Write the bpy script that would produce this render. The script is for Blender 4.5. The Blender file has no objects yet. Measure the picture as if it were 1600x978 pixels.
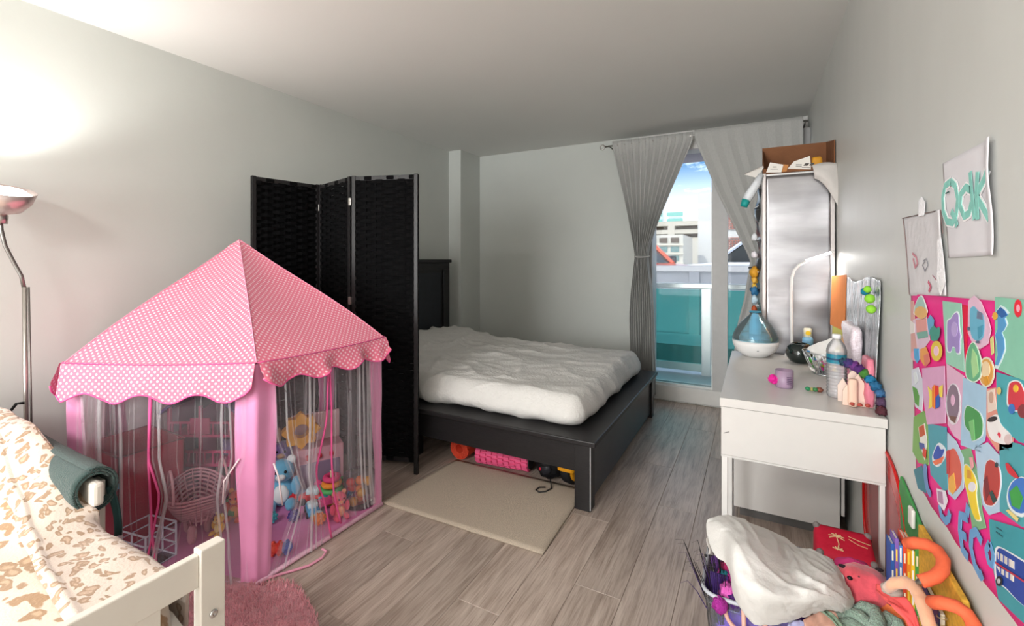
import bpy, bmesh, math, random
from mathutils import Vector, Matrix, noise
random.seed(7)
sc = bpy.context.scene
COL = sc.collection
R = math.radians

# ---------------------------------------------------------------- camera
TH = math.atan(380 / 711)
CS, SN, FPX, HZ, CH = math.cos(TH), math.sin(TH), 711.0, 406.0, 1.27
cam_d = bpy.data.cameras.new('camera')
cam = bpy.data.objects.new('camera', cam_d)
COL.objects.link(cam)
cam.location = (0, 0, CH)
cam.rotation_euler = (R(90), 0, TH)
cam_d.sensor_width = 36
cam_d.sensor_fit = 'HORIZONTAL'
cam_d.lens = 36 * FPX / 1600
cam_d.shift_y = -(489 - HZ) / 1600
cam_d.clip_start = 0.02
cam_d.clip_end = 600
sc.camera = cam

# ---------------------------------------------------------------- sky
w = bpy.data.worlds.new('sky')
sc.world = w
w.use_nodes = True
nt = w.node_tree
nt.nodes.clear()
N = nt.nodes.new
L = nt.links.new
wo = N('ShaderNodeOutputWorld')
bg = N('ShaderNodeBackground')
tc = N('ShaderNodeTexCoord')
sep = N('ShaderNodeSeparateXYZ')
L(tc.outputs['Generated'], sep.inputs[0])
grad = N('ShaderNodeValToRGB')
grad.color_ramp.elements[0].position = 0.0
grad.color_ramp.elements[0].color = (0.30, 0.48, 0.66, 1)
grad.color_ramp.elements[1].position = 0.45
grad.color_ramp.elements[1].color = (0.045, 0.17, 0.44, 1)
e = grad.color_ramp.elements.new(0.16)
e.color = (0.09, 0.28, 0.56, 1)
L(sep.outputs['Z'], grad.inputs[0])
mp = N('ShaderNodeMapping')
mp.inputs['Scale'].default_value = (3.2, 3.2, 9.0)
mp.inputs['Location'].default_value = (0.35, 0.1, 0.25)
L(tc.outputs['Generated'], mp.inputs[0])
cn = N('ShaderNodeTexNoise')
cn.inputs['Scale'].default_value = 1.6
cn.inputs['Detail'].default_value = 9
cn.inputs['Roughness'].default_value = 0.58
L(mp.outputs[0], cn.inputs['Vector'])
cr = N('ShaderNodeValToRGB')
cr.color_ramp.elements[0].position = 0.50
cr.color_ramp.elements[0].color = (0, 0, 0, 1)
cr.color_ramp.elements[1].position = 0.66
cr.color_ramp.elements[1].color = (1, 1, 1, 1)
L(cn.outputs['Fac'], cr.inputs[0])
hz = N('ShaderNodeMapRange')            # cloud bank low over the horizon
hz.inputs['From Min'].default_value = 0.20
hz.inputs['From Max'].default_value = 0.02
L(sep.outputs['Z'], hz.inputs['Value'])
mx = N('ShaderNodeMath')
mx.operation = 'MULTIPLY_ADD'
mx.use_clamp = True
L(hz.outputs[0], mx.inputs[0])
mx.inputs[1].default_value = 0.55
L(cr.outputs[0], mx.inputs[2])
mixc = N('ShaderNodeMix')
mixc.data_type = 'RGBA'
L(mx.outputs[0], mixc.inputs['Factor'])
L(grad.outputs[0], mixc.inputs['A'])
mixc.inputs['B'].default_value = (2.9, 2.95, 3.0, 1)
L(mixc.outputs['Result'], bg.inputs['Color'])
bg.inputs['Strength'].default_value = 1.0
L(bg.outputs[0], wo.inputs[0])

# ---------------------------------------------------------------- sun and lamps
def lamp(name, kind, loc, energy, color=(1, 1, 1), rot=(0, 0, 0), **kw):
    d = bpy.data.lights.new(name, kind)
    d.energy = energy
    d.color = color
    for k, v in kw.items():
        setattr(d, k, v)
    o = bpy.data.objects.new(name, d)
    o.location = loc
    o.rotation_euler = rot
    COL.objects.link(o)
    return o

lamp('sun', 'SUN', (0, -5, 20), 1.6, (1, 0.96, 0.9), (R(48), 0, R(-28)), angle=R(0.6))
# added fill light overhead, unseen behind the photographer (its housing is built below)
lamp('added_ceiling_fill', 'AREA', (-1.3, -1.6, 2.40), 66, (1, 0.99, 0.97), (0, 0, 0), shape='DISK', size=0.9)
# portal in the glass door's opening: only guides the sampling of the sky
# added fill light at the unseen rear wall (its frame is built below)
lamp('added_rear_fill', 'AREA', (-1.7, -4.36, 1.3), 135, (0.97, 0.985, 1), (R(90), 0, 0), shape='RECTANGLE', size=2.3, size_y=2.0)
prt = lamp('door_portal', 'AREA', (-0.25, 4.66, 1.2), 1, (1, 1, 1), (R(-90), 0, 0), shape='RECTANGLE', size=1.25, size_y=2.3)
prt.data.cycles.is_portal = True

sc.view_settings.view_transform = 'Standard'
sc.view_settings.look = 'None'
sc.view_settings.gamma = 1
sc.view_settings.use_curve_mapping = False
sc.view_settings.exposure = 0.55
sc.cycles.max_bounces = 10
sc.cycles.transparent_max_bounces = 24

# ---------------------------------------------------------------- materials
def mat(name, color, rough=0.6, metal=0.0, spec=0.4, var=0.0, vscale=20, bump=0.0, bscale=60, trans=0.0,
        emit=None, estr=0.0, coords='Object', sheen=0.0, alpha=1.0, subs=0.0, stretch=None, ior=1.45, coat=0.0):
    m = bpy.data.materials.new(name)
    m.use_nodes = True
    t = m.node_tree
    b = t.nodes['Principled BSDF']
    c = tuple(color) + (1,)
    b.inputs['Base Color'].default_value = c
    b.inputs['Roughness'].default_value = rough
    b.inputs['Metallic'].default_value = metal
    b.inputs['Specular IOR Level'].default_value = spec
    b.inputs['Transmission Weight'].default_value = trans
    b.inputs['IOR'].default_value = ior
    b.inputs['Alpha'].default_value = alpha
    b.inputs['Coat Weight'].default_value = coat
    if sheen: b.inputs['Sheen Weight'].default_value = sheen
    if subs: b.inputs['Subsurface Weight'].default_value = subs
    if emit:
        b.inputs['Emission Color'].default_value = tuple(emit) + (1,)
        b.inputs['Emission Strength'].default_value = estr
    tcn = t.nodes.new('ShaderNodeTexCoord')
    src = tcn.outputs[coords]
    if stretch:
        mm = t.nodes.new('ShaderNodeMapping')
        mm.inputs['Scale'].default_value = stretch
        t.links.new(src, mm.inputs[0])
        src = mm.outputs[0]
    nz = t.nodes.new('ShaderNodeTexNoise')
    nz.inputs['Scale'].default_value = vscale
    nz.inputs['Detail'].default_value = 5
    t.links.new(src, nz.inputs['Vector'])
    v = var if var else 0.03
    rp = t.nodes.new('ShaderNodeValToRGB')
    rp.color_ramp.elements[0].position = 0.3
    rp.color_ramp.elements[1].position = 0.7
    rp.color_ramp.elements[0].color = tuple(max(0, x * (1 - v)) for x in color) + (1,)
    rp.color_ramp.elements[1].color = tuple(min(1, x * (1 + v)) for x in color) + (1,)
    t.links.new(nz.outputs['Fac'], rp.inputs[0])
    t.links.new(rp.outputs[0], b.inputs['Base Color'])
    if bump:
        n2 = t.nodes.new('ShaderNodeTexNoise')
        n2.inputs['Scale'].default_value = bscale
        n2.inputs['Detail'].default_value = 3
        t.links.new(src, n2.inputs['Vector'])
        bp = t.nodes.new('ShaderNodeBump')
        bp.inputs['Strength'].default_value = bump
        bp.inputs['Distance'].default_value = 0.01
        t.links.new(n2.outputs['Fac'], bp.inputs['Height'])
        t.links.new(bp.outputs[0], b.inputs['Normal'])
    return m

def lin(h):
    v = [int(h[i:i + 2], 16) / 255 for i in (0, 2, 4)]
    return tuple(x / 12.92 if x <= 0.04045 else ((x + 0.055) / 1.055) ** 2.4 for x in v)

M = {}
def C(h, rough=0.6, **kw):              # plain coloured material, cached
    k = (h, rough, tuple(sorted(kw.items())))
    if k not in M:
        M[k] = mat('finish_' + h, lin(h), rough, **kw)
    return M[k]

wall_m = mat('wall_paint', lin('d2d5d0'), 0.75, var=0.02, vscale=3, bump=0.06, bscale=25)
ceil_m = mat('ceiling_paint', lin('e6e6e2'), 0.85, var=0.01, vscale=2)
trim_m = mat('white_trim', lin('e6e4e0'), 0.45, var=0.02)
wallr_m = mat('wall_eggshell_paint', lin('cecfcb'), 0.42, var=0.03, vscale=4, bump=0.12, bscale=7, stretch=(1, 1, .4))
black_wood = mat('black_stained_wood', lin('211f20'), 0.38, var=0.25, vscale=30, bump=0.05, bscale=80, stretch=(1, 6, 6))
black_rope = mat('black_paper_rope', lin('121213'), 0.95, var=0.3, vscale=40, bump=0.6, bscale=140, stretch=(.25, .25, 3), spec=0.05)
white_desk = mat('white_laminate', lin('d3d0cc'), 0.32, var=0.01)
cream_wood = mat('cream_painted_wood', lin('dcd5ca'), 0.45, var=0.03, vscale=9)
grey_cloth = mat('grey_linen_curtain', lin('bdbdba'), 0.85, var=0.05, vscale=90, bump=0.2, bscale=220, sheen=0.2)
sheet_m = mat('white_bed_linen', lin('dcdad6'), 0.85, var=0.02, vscale=30, bump=0.5, bscale=70)
satin = mat('pink_satin', lin('e894c0'), 0.42, var=0.06, vscale=5, sheen=0.5)
satin_hot = mat('hot_pink_ribbon', lin('ee5f9b'), 0.5, var=0.05)
steel = mat('brushed_steel', lin('b9b5b0'), 0.3, 1.0, var=0.08, vscale=12)
chrome = mat('chrome', lin('c9c9c9'), 0.15, 1.0)

# floor planks: brown-grey wood laminate, each plank its own tone
def plank_mat():
    m = bpy.data.materials.new('wood_laminate_plank')
    m.use_nodes = True
    t = m.node_tree
    b = t.nodes['Principled BSDF']
    tcn = t.nodes.new('ShaderNodeTexCoord')
    oi = t.nodes.new('ShaderNodeObjectInfo')
    add = t.nodes.new('ShaderNodeVectorMath'); add.operation = 'ADD'
    sc_ = t.nodes.new('ShaderNodeVectorMath'); sc_.operation = 'SCALE'
    cmb = t.nodes.new('ShaderNodeCombineXYZ')
    t.links.new(oi.outputs['Random'], cmb.inputs[0]); t.links.new(oi.outputs['Random'], cmb.inputs[1])
    t.links.new(cmb.outputs[0], sc_.inputs[0]); sc_.inputs['Scale'].default_value = 37
    t.links.new(tcn.outputs['Object'], add.inputs[0]); t.links.new(sc_.outputs[0], add.inputs[1])
    mp = t.nodes.new('ShaderNodeMapping'); mp.inputs['Scale'].default_value = (14, 1.3, 1)
    t.links.new(add.outputs[0], mp.inputs[0])
    n1 = t.nodes.new('ShaderNodeTexNoise'); n1.inputs['Scale'].default_value = 1.6; n1.inputs['Detail'].default_value = 9
    n1.inputs['Roughness'].default_value = 0.62; n1.inputs['Distortion'].default_value = 0.9
    t.links.new(mp.outputs[0], n1.inputs['Vector'])
    r1 = t.nodes.new('ShaderNodeValToRGB')
    el = r1.color_ramp.elements
    el[0].position = 0.28; el[0].color = lin('8c7a6c') + (1,)
    el[1].position = 0.75; el[1].color = lin('cdbdb1') + (1,)
    e2 = el.new(0.48); e2.color = lin('b3a296') + (1,)
    t.links.new(n1.outputs['Fac'], r1.inputs[0])
    mp2 = t.nodes.new('ShaderNodeMapping'); mp2.inputs['Scale'].default_value = (60, 2.5, 1)
    t.links.new(add.outputs[0], mp2.inputs[0])
    n2 = t.nodes.new('ShaderNodeTexNoise'); n2.inputs['Scale'].default_value = 3; n2.inputs['Detail'].default_value = 6
    t.links.new(mp2.outputs[0], n2.inputs['Vector'])
    r2 = t.nodes.new('ShaderNodeValToRGB')
    r2.color_ramp.elements[0].position = 0.33; r2.color_ramp.elements[0].color = (.62, .58, .55, 1)
    r2.color_ramp.elements[1].position = 0.55; r2.color_ramp.elements[1].color = (1, 1, 1, 1)
    t.links.new(n2.outputs['Fac'], r2.inputs[0])
    mu = t.nodes.new('ShaderNodeMix'); mu.data_type = 'RGBA'; mu.blend_type = 'MULTIPLY'; mu.inputs['Factor'].default_value = .75
    t.links.new(r1.outputs[0], mu.inputs['A']); t.links.new(r2.outputs[0], mu.inputs['B'])
    hsv = t.nodes.new('ShaderNodeHueSaturation')
    mr = t.nodes.new('ShaderNodeMapRange'); mr.inputs['To Min'].default_value = .86; mr.inputs['To Max'].default_value = 1.12
    t.links.new(oi.outputs['Random'], mr.inputs[0]); t.links.new(mr.outputs[0], hsv.inputs['Value'])
    t.links.new(mu.outputs['Result'], hsv.inputs['Color'])
    t.links.new(hsv.outputs[0], b.inputs['Base Color'])
    b.inputs['Roughness'].default_value = 0.36
    b.inputs['Specular IOR Level'].default_value = 0.85
    bp = t.nodes.new('ShaderNodeBump'); bp.inputs['Strength'].default_value = 0.16; bp.inputs['Distance'].default_value = 0.004
    t.links.new(n2.outputs['Fac'], bp.inputs['Height']); t.links.new(bp.outputs[0], b.inputs['Normal'])
    return m
plank_m = plank_mat()

def dot_mat(name, base, dot, pitch=0.0165, rad=0.25):
    m = bpy.data.materials.new(name)
    m.use_nodes = True
    t = m.node_tree
    b = t.nodes['Principled BSDF']
    uv = t.nodes.new('ShaderNodeUVMap')
    s = t.nodes.new('ShaderNodeSeparateXYZ'); t.links.new(uv.outputs[0], s.inputs[0])
    def M2(op, a, bb):
        n = t.nodes.new('ShaderNodeMath'); n.operation = op
        for i, q in enumerate((a, bb)):
            if q is None: continue
            if isinstance(q, (int, float)): n.inputs[i].default_value = q
            else: t.links.new(q, n.inputs[i])
        return n.outputs[0]
    a_ = M2('MULTIPLY', M2('ADD', s.outputs[0], s.outputs[1]), 0.7071 / pitch)
    c_ = M2('MULTIPLY', M2('SUBTRACT', s.outputs[0], s.outputs[1]), 0.7071 / pitch)
    fa = M2('SUBTRACT', M2('FRACT', a_, None), .5)
    fc = M2('SUBTRACT', M2('FRACT', c_, None), .5)
    d = M2('SQRT', M2('ADD', M2('MULTIPLY', fa, fa), M2('MULTIPLY', fc, fc)), None)
    mr = t.nodes.new('ShaderNodeMapRange'); mr.inputs['From Min'].default_value = rad + .06; mr.inputs['From Max'].default_value = rad - .04
    t.links.new(d, mr.inputs['Value'])
    mi = t.nodes.new('ShaderNodeMix'); mi.data_type = 'RGBA'
    t.links.new(mr.outputs[0], mi.inputs['Factor'])
    mi.inputs['A'].default_value = tuple(base) + (1,); mi.inputs['B'].default_value = tuple(dot) + (1,)
    t.links.new(mi.outputs['Result'], b.inputs['Base Color'])
    b.inputs['Roughness'].default_value = .6
    b.inputs['Sheen Weight'].default_value = .3
    return m
dots_m = dot_mat('pink_polka_dot_fabric', lin('e9748f'), lin('f8cdd8'))

def tulle_mat(name, col, dens):
    m = bpy.data.materials.new(name)
    m.use_nodes = True
    t = m.node_tree
    t.nodes.clear()
    o = t.nodes.new('ShaderNodeOutputMaterial')
    tr = t.nodes.new('ShaderNodeBsdfTransparent')
    df = t.nodes.new('ShaderNodeBsdfDiffuse'); df.inputs[0].default_value = tuple(col) + (1,)
    tl = t.nodes.new('ShaderNodeBsdfTranslucent'); tl.inputs[0].default_value = tuple(col) + (1,)
    a = t.nodes.new('ShaderNodeMixShader'); a.inputs[0].default_value = .45
    t.links.new(df.outputs[0], a.inputs[1]); t.links.new(tl.outputs[0], a.inputs[2])
    nz = t.nodes.new('ShaderNodeTexNoise'); nz.inputs['Scale'].default_value = 14
    mr = t.nodes.new('ShaderNodeMapRange'); mr.inputs['To Min'].default_value = dens * .6; mr.inputs['To Max'].default_value = dens * 1.4
    tcn = t.nodes.new('ShaderNodeTexCoord'); t.links.new(tcn.outputs['Object'], nz.inputs['Vector'])
    t.links.new(nz.outputs['Fac'], mr.inputs[0])
    b = t.nodes.new('ShaderNodeMixShader')
    t.links.new(mr.outputs[0], b.inputs[0]); t.links.new(tr.outputs[0], b.inputs[1]); t.links.new(a.outputs[0], b.inputs[2])
    t.links.new(b.outputs[0], o.inputs[0])
    return m
tulle = tulle_mat('white_tulle', (0.98, 0.93, 0.97), 0.12)
tulle_pink = tulle_mat('pink_tulle', (0.92, 0.62, 0.74), 0.42)

def glass_mat(name, col, dens, rough=0.02, fior=1.4):
    m = bpy.data.materials.new(name)
    m.use_nodes = True
    t = m.node_tree
    t.nodes.clear()
    o = t.nodes.new('ShaderNodeOutputMaterial')
    tr = t.nodes.new('ShaderNodeBsdfTransparent'); tr.inputs[0].default_value = tuple(col) + (1,)
    gl = t.nodes.new('ShaderNodeBsdfGlossy'); gl.inputs[1].default_value = rough
    fr = t.nodes.new('ShaderNodeFresnel'); fr.inputs[0].default_value = fior
    df = t.nodes.new('ShaderNodeBsdfDiffuse'); df.inputs[0].default_value = tuple(col) + (1,)
    a = t.nodes.new('ShaderNodeMixShader'); a.inputs[0].default_value = dens
    t.links.new(tr.outputs[0], a.inputs[1]); t.links.new(df.outputs[0], a.inputs[2])
    b = t.nodes.new('ShaderNodeMixShader')
    t.links.new(fr.outputs[0], b.inputs[0]); t.links.new(a.outputs[0], b.inputs[1]); t.links.new(gl.outputs[0], b.inputs[2])
    t.links.new(b.outputs[0], o.inputs[0])
    return m
clear_glass = glass_mat('clear_window_glass', (.97, .99, .99), 0.0, fior=1.15)
teal_glass = glass_mat('teal_tinted_glass', (.40, .82, .78), 0.12, fior=1.15)
clear_plastic = glass_mat('clear_plastic', (.93, .95, .98), 0.04, .08, fior=1.25)
blue_plastic = glass_mat('clear_blue_plastic', (.68, .91, .98), 0.14, .05)
lilac_glass = glass_mat('lilac_glass', (.80, .58, .80), 0.45, .05)

def leopard_mat(name, bgc, spot, rim, scale):
    m = bpy.data.materials.new(name)
    m.use_nodes = True
    t = m.node_tree
    b = t.nodes['Principled BSDF']
    tcn = t.nodes.new('ShaderNodeTexCoord')
    mp = t.nodes.new('ShaderNodeMapping'); mp.inputs['Scale'].default_value = (.75, 1.35, .6)
    n0 = t.nodes.new('ShaderNodeTexNoise'); n0.inputs['Scale'].default_value = 16; n0.inputs['Detail'].default_value = 2
    t.links.new(tcn.outputs['Object'], n0.inputs['Vector'])
    mixv = t.nodes.new('ShaderNodeMix'); mixv.data_type = 'VECTOR'; mixv.inputs['Factor'].default_value = .07
    t.links.new(tcn.outputs['Object'], mixv.inputs['A']); t.links.new(n0.outputs['Color'], mixv.inputs['B'])
    t.links.new(mixv.outputs['Result'], mp.inputs[0])
    vo = t.nodes.new('ShaderNodeTexVoronoi'); vo.inputs['Scale'].default_value = scale; vo.inputs['Randomness'].default_value = .8
    t.links.new(mp.outputs[0], vo.inputs['Vector'])
    n1 = t.nodes.new('ShaderNodeTexNoise'); n1.inputs['Scale'].default_value = 42
    t.links.new(tcn.outputs['Object'], n1.inputs['Vector'])
    ad = t.nodes.new('ShaderNodeMath'); ad.operation = 'MULTIPLY_ADD'; ad.inputs[1].default_value = .35
    t.links.new(n1.outputs['Fac'], ad.inputs[0]); t.links.new(vo.outputs['Distance'], ad.inputs[2])
    rp = t.nodes.new('ShaderNodeValToRGB'); el = rp.color_ramp.elements
    el[0].position = 0.36; el[0].color = tuple(spot) + (1,)
    el[1].position = 0.68; el[1].color = tuple(bgc) + (1,)
    for p, c in ((.43, rim), (.57, rim), (.62, bgc)):
        q = el.new(p); q.color = tuple(c) + (1,)
    t.links.new(ad.outputs[0], rp.inputs[0]); t.links.new(rp.outputs[0], b.inputs['Base Color'])
    b.inputs['Roughness'].default_value = .9; b.inputs['Sheen Weight'].default_value = .35
    bp = t.nodes.new('ShaderNodeBump'); bp.inputs['Strength'].default_value = .3; bp.inputs['Distance'].default_value = .004
    n3 = t.nodes.new('ShaderNodeTexNoise'); n3.inputs['Scale'].default_value = 160
    t.links.new(tcn.outputs['Object'], n3.inputs['Vector'])
    t.links.new(n3.outputs['Fac'], bp.inputs['Height']); t.links.new(bp.outputs[0], b.inputs['Normal'])
    return m
leopard = leopard_mat('leopard_print_fleece', lin('dac9bb'), lin('c3a58c'), lin('a5866a'), 38)
leopard2 = leopard_mat('leopard_print_fleece_large', lin('e6d6c4'), lin('cfae8c'), lin('ae8a66'), 20)

# ---------------------------------------------------------------- mesh helpers
class MB:
    def __init__(s): s.v = []; s.f = []; s.uv = None
    def add(s, vs, fs):
        n = len(s.v); s.v += [tuple(p) for p in vs]; s.f += [tuple(i + n for i in f) for f in fs]; return s
    def box(s, x0, x1, y0, y1, z0, z1, mx=None):
        vs = [Vector(p) for p in ((x0, y0, z0), (x1, y0, z0), (x1, y1, z0), (x0, y1, z0), (x0, y0, z1), (x1, y0, z1), (x1, y1, z1), (x0, y1, z1))]
        if mx is not None: vs = [mx @ p for p in vs]
        return s.add(vs, [(3, 2, 1, 0), (4, 5, 6, 7), (0, 1, 5, 4), (1, 2, 6, 5), (2, 3, 7, 6), (3, 0, 4, 7)])
    def tube(s, pts, r, n=8, closed=False):
        pts = [Vector(p) for p in pts]
        rs = r if isinstance(r, (list, tuple)) else [r] * len(pts)
        k = len(pts); vs = []; prev = None
        for i, p in enumerate(pts):
            a = pts[(i - 1) % k] if (closed or i) else p
            b = pts[(i + 1) % k] if (closed or i < k - 1) else p
            d = (b - a)
            d = d.normalized() if d.length > 1e-9 else Vector((0, 0, 1))
            if prev is None:
                up = Vector((0, 0, 1)) if abs(d.z) < .9 else Vector((1, 0, 0))
                nx = d.cross(up).normalized()
            else:
                nx = (prev - d * prev.dot(d))
                nx = nx.normalized() if nx.length > 1e-6 else d.orthogonal().normalized()
            prev = nx; ny = d.cross(nx)
            for j in range(n):
                t = 2 * math.pi * j / n
                vs.append(p + (nx * math.cos(t) + ny * math.sin(t)) * rs[i])
        fs = []
        for i in range(k if closed else k - 1):
            for j in range(n):
                a = i * n + j; b = i * n + (j + 1) % n; c = ((i + 1) % k) * n + (j + 1) % n; d = ((i + 1) % k) * n + j
                fs.append((a, b, c, d))
        if not closed:
            fs.append(tuple(range(n - 1, -1, -1))); fs.append(tuple(range((k - 1) * n, k * n)))
        return s.add(vs, fs)
    def lathe(s, prof, c=(0, 0, 0), n=24, mx=None, cap=True):
        vs = []; fs = []; k = len(prof)
        for (r, z) in prof:
            for j in range(n):
                t = 2 * math.pi * j / n
                vs.append(Vector((r * math.cos(t), r * math.sin(t), z)))
        if mx is not None: vs = [mx @ p for p in vs]
        vs = [p + Vector(c) for p in vs]
        for i in range(k - 1):
            for j in range(n):
                fs.append((i * n + j, i * n + (j + 1) % n, (i + 1) * n + (j + 1) % n, (i + 1) * n + j))
        if cap:
            fs.append(tuple(range(n - 1, -1, -1))); fs.append(tuple(range((k - 1) * n, k * n)))
        return s.add(vs, fs)
    def grid(s, nu, nv, fn):
        vs = [fn(i / nu, j / nv) for j in range(nv + 1) for i in range(nu + 1)]
        fs = [(j * (nu + 1) + i, j * (nu + 1) + i + 1, (j + 1) * (nu + 1) + i + 1, (j + 1) * (nu + 1) + i) for j in range(nv) for i in range(nu)]
        return s.add(vs, fs)
    def prism(s, poly, off, base=None):
        """poly: 3-D points of a flat outline; off: extrusion vector"""
        k = len(poly); o = Vector(off)
        a = [Vector(p) for p in poly]
        return s.add(a + [p + o for p in a], [tuple(range(k - 1, -1, -1)), tuple(range(k, 2 * k))] + [(i, (i + 1) % k, (i + 1) % k + k, i + k) for i in range(k)])
    def blob(s, c, r, disp=0.0, fr=3.0, n=14, sq=1.0, mx=None):
        """ellipsoid with noise relief; sq<1 squares it up"""
        c = Vector(c); rr = Vector(r) if not isinstance(r, (int, float)) else Vector((r, r, r))
        m_ = n; k = n // 2 + 1; vs = []
        def sp(v, e): return math.copysign(abs(v) ** e, v)
        for i in range(1, k):
            ph = -math.pi / 2 + math.pi * i / k
            for j in range(m_):
                t = 2 * math.pi * j / m_
                vs.append(Vector((sp(math.cos(ph), sq) * sp(math.cos(t), sq), sp(math.cos(ph), sq) * sp(math.sin(t), sq), sp(math.sin(ph), sq))))
        vs.append(Vector((0, 0, -1))); vs.append(Vector((0, 0, 1)))
        out = []
        for p in vs:
            q = Vector((p.x * rr.x, p.y * rr.y, p.z * rr.z))
            if disp: q *= 1 + disp * noise.noise((q + c) * (fr / max(rr)))
            if mx is not None: q = mx @ q
            out.append(q + c)
        fs = []
        for i in range(k - 2):
            for j in range(m_):
                fs.append((i * m_ + j, i * m_ + (j + 1) % m_, (i + 1) * m_ + (j + 1) % m_, (i + 1) * m_ + j))
        b0 = (k - 1) * m_
        for j in range(m_):
            fs.append((b0, (j + 1) % m_, j)); fs.append((b0 + 1, (k - 2) * m_ + j, (k - 2) * m_ + (j + 1) % m_))
        return s.add(out, fs)
    def rbox(s, x0, x1, y0, y1, z0, z1, r=0.02, n=(6, 6, 3), disp=None, mx=None):
        """rounded box with even subdivision and optional displacement(p,nrm)->p"""
        c = Vector(((x0 + x1) / 2, (y0 + y1) / 2, (z0 + z1) / 2)); h = Vector(((x1 - x0) / 2, (y1 - y0) / 2, (z1 - z0) / 2))
        idx = {}; vs = []; fs = []
        def P(a, b, d):
            key = (a, b, d)
            if key in idx: return idx[key]
            q = Vector((-1 + 2 * a / n[0], -1 + 2 * b / n[1], -1 + 2 * d / n[2]))
            p = Vector((q.x * h.x, q.y * h.y, q.z * h.z))
            inner = Vector([max(-(h[i] - r), min(h[i] - r, p[i])) for i in range(3)])
            dd = p - inner
            nr = dd.normalized() if dd.length > 1e-9 else Vector((0, 0, 1))
            p2 = inner + nr * min(r, dd.length) if dd.length > 1e-9 else p
            p2 = p2 + c
            if disp: p2 = disp(p2, nr)
            if mx is not None: p2 = mx @ p2
            idx[key] = len(vs); vs.append(p2); return idx[key]
        for a in range(n[0]):
            for b in range(n[1]):
                fs.append((P(a, b, 0), P(a, b + 1, 0), P(a + 1, b + 1, 0), P(a + 1, b, 0)))
                fs.append((P(a, b, n[2]), P(a + 1, b, n[2]), P(a + 1, b + 1, n[2]), P(a, b + 1, n[2])))
        for a in range(n[0]):
            for d in range(n[2]):
                fs.append((P(a, 0, d), P(a + 1, 0, d), P(a + 1, 0, d + 1), P(a, 0, d + 1)))
                fs.append((P(a, n[1], d), P(a, n[1], d + 1), P(a + 1, n[1], d + 1), P(a + 1, n[1], d)))
        for b in range(n[1]):
            for d in range(n[2]):
                fs.append((P(0, b, d), P(0, b, d + 1), P(0, b + 1, d + 1), P(0, b + 1, d)))
                fs.append((P(n[0], b, d), P(n[0], b + 1, d), P(n[0], b + 1, d + 1), P(n[0], b, d + 1)))
        return s.add(vs, fs)
    def build(s, name, m, parent=None, smooth=False, bevel=0.0, solid=0.0, sub=0, loc=None, uv=None, label=None, world=True):
        me = bpy.data.meshes.new(name)
        me.from_pydata(s.v, [], s.f); me.validate(); me.update()
        if uv is not None:
            ul = me.uv_layers.new(name='UVMap')
            for lp in me.loops: ul.data[lp.index].uv = uv[lp.vertex_index]
        me.materials.append(m)
        if smooth:
            for p in me.polygons: p.use_smooth = True
        o = bpy.data.objects.new(name, me); COL.objects.link(o)
        if parent is not None:
            o.parent = parent
            if world:
                mw = Matrix.Identity(4); q = parent
                while q is not None:
                    mw = Matrix.Translation(q.location) @ q.rotation_euler.to_matrix().to_4x4() @ mw; q = q.parent
                me.transform(mw.inverted())
        if loc is not None: o.location = loc
        if solid:
            q = o.modifiers.new('thickness', 'SOLIDIFY'); q.thickness = solid; q.offset = 0
        if bevel:
            q = o.modifiers.new('bevel', 'BEVEL'); q.width = bevel; q.segments = 2; q.limit_method = 'ANGLE'
        if sub:
            q = o.modifiers.new('sub', 'SUBSURF'); q.levels = sub; q.render_levels = sub
        if label: o['label'] = label
        return o

def tag(o, label, cat, group=None):
    o['label'] = label; o['category'] = cat
    if group: o['group'] = group
    return o
def thing(name, label, cat, loc=(0, 0, 0), rz=0, group=None):
    o = bpy.data.objects.new(name, None); o.empty_display_size = .05
    COL.objects.link(o); o.location = loc; o.rotation_euler = (0, 0, rz)
    return tag(o, label, cat, group)
def struct(o): o['kind'] = 'structure'; return o
def box(name, m, x0, x1, y0, y1, z0, z1, parent=None, bevel=0.0, **k):
    return MB().box(x0, x1, y0, y1, z0, z1).build(name, m, parent, bevel=bevel, **k)
def Tm(loc, rx=0, ry=0, rz=0):
    from mathutils import Euler
    return Matrix.Translation(loc) @ Euler((rx, ry, rz)).to_matrix().to_4x4()
def dup_tree(o, parent=None, keep=True):
    c = o.copy(); COL.objects.link(c); c.parent = parent
    for ch in list(o.children): dup_tree(ch, c)
    return c
def ray(px, py):
    u = (px - 800) / FPX
    return Vector((u * CS - SN, u * SN + CS, (HZ - py) / FPX))
def on_z(px, py, z):
    r = ray(px, py); t = (z - CH) / r.z; return Vector((r.x * t, r.y * t, z))
WX = 0.385
def on_wall(px, py, off=0.0):
    r = ray(px, py); t = WX / r.x; return Vector((WX - off, r.y * t, CH + r.z * t))
def sm(a, b, x):
    t = max(0, min(1, (x - a) / (b - a))); return t * t * (3 - 2 * t)
def nz(x, y=0, z=0): return noise.noise(Vector((x, y, z)))
def kf(keys, z):
    """interpolate keyframes [(z, a, b)...] sorted from top to bottom"""
    if z >= keys[0][0]: return keys[0][1:]
    for k0, k1 in zip(keys, keys[1:]):
        if z >= k1[0]:
            t = (k0[0] - z) / (k0[0] - k1[0]); return tuple(a + (b - a) * t for a, b in zip(k0[1:], k1[1:]))
    return keys[-1][1:]

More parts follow.
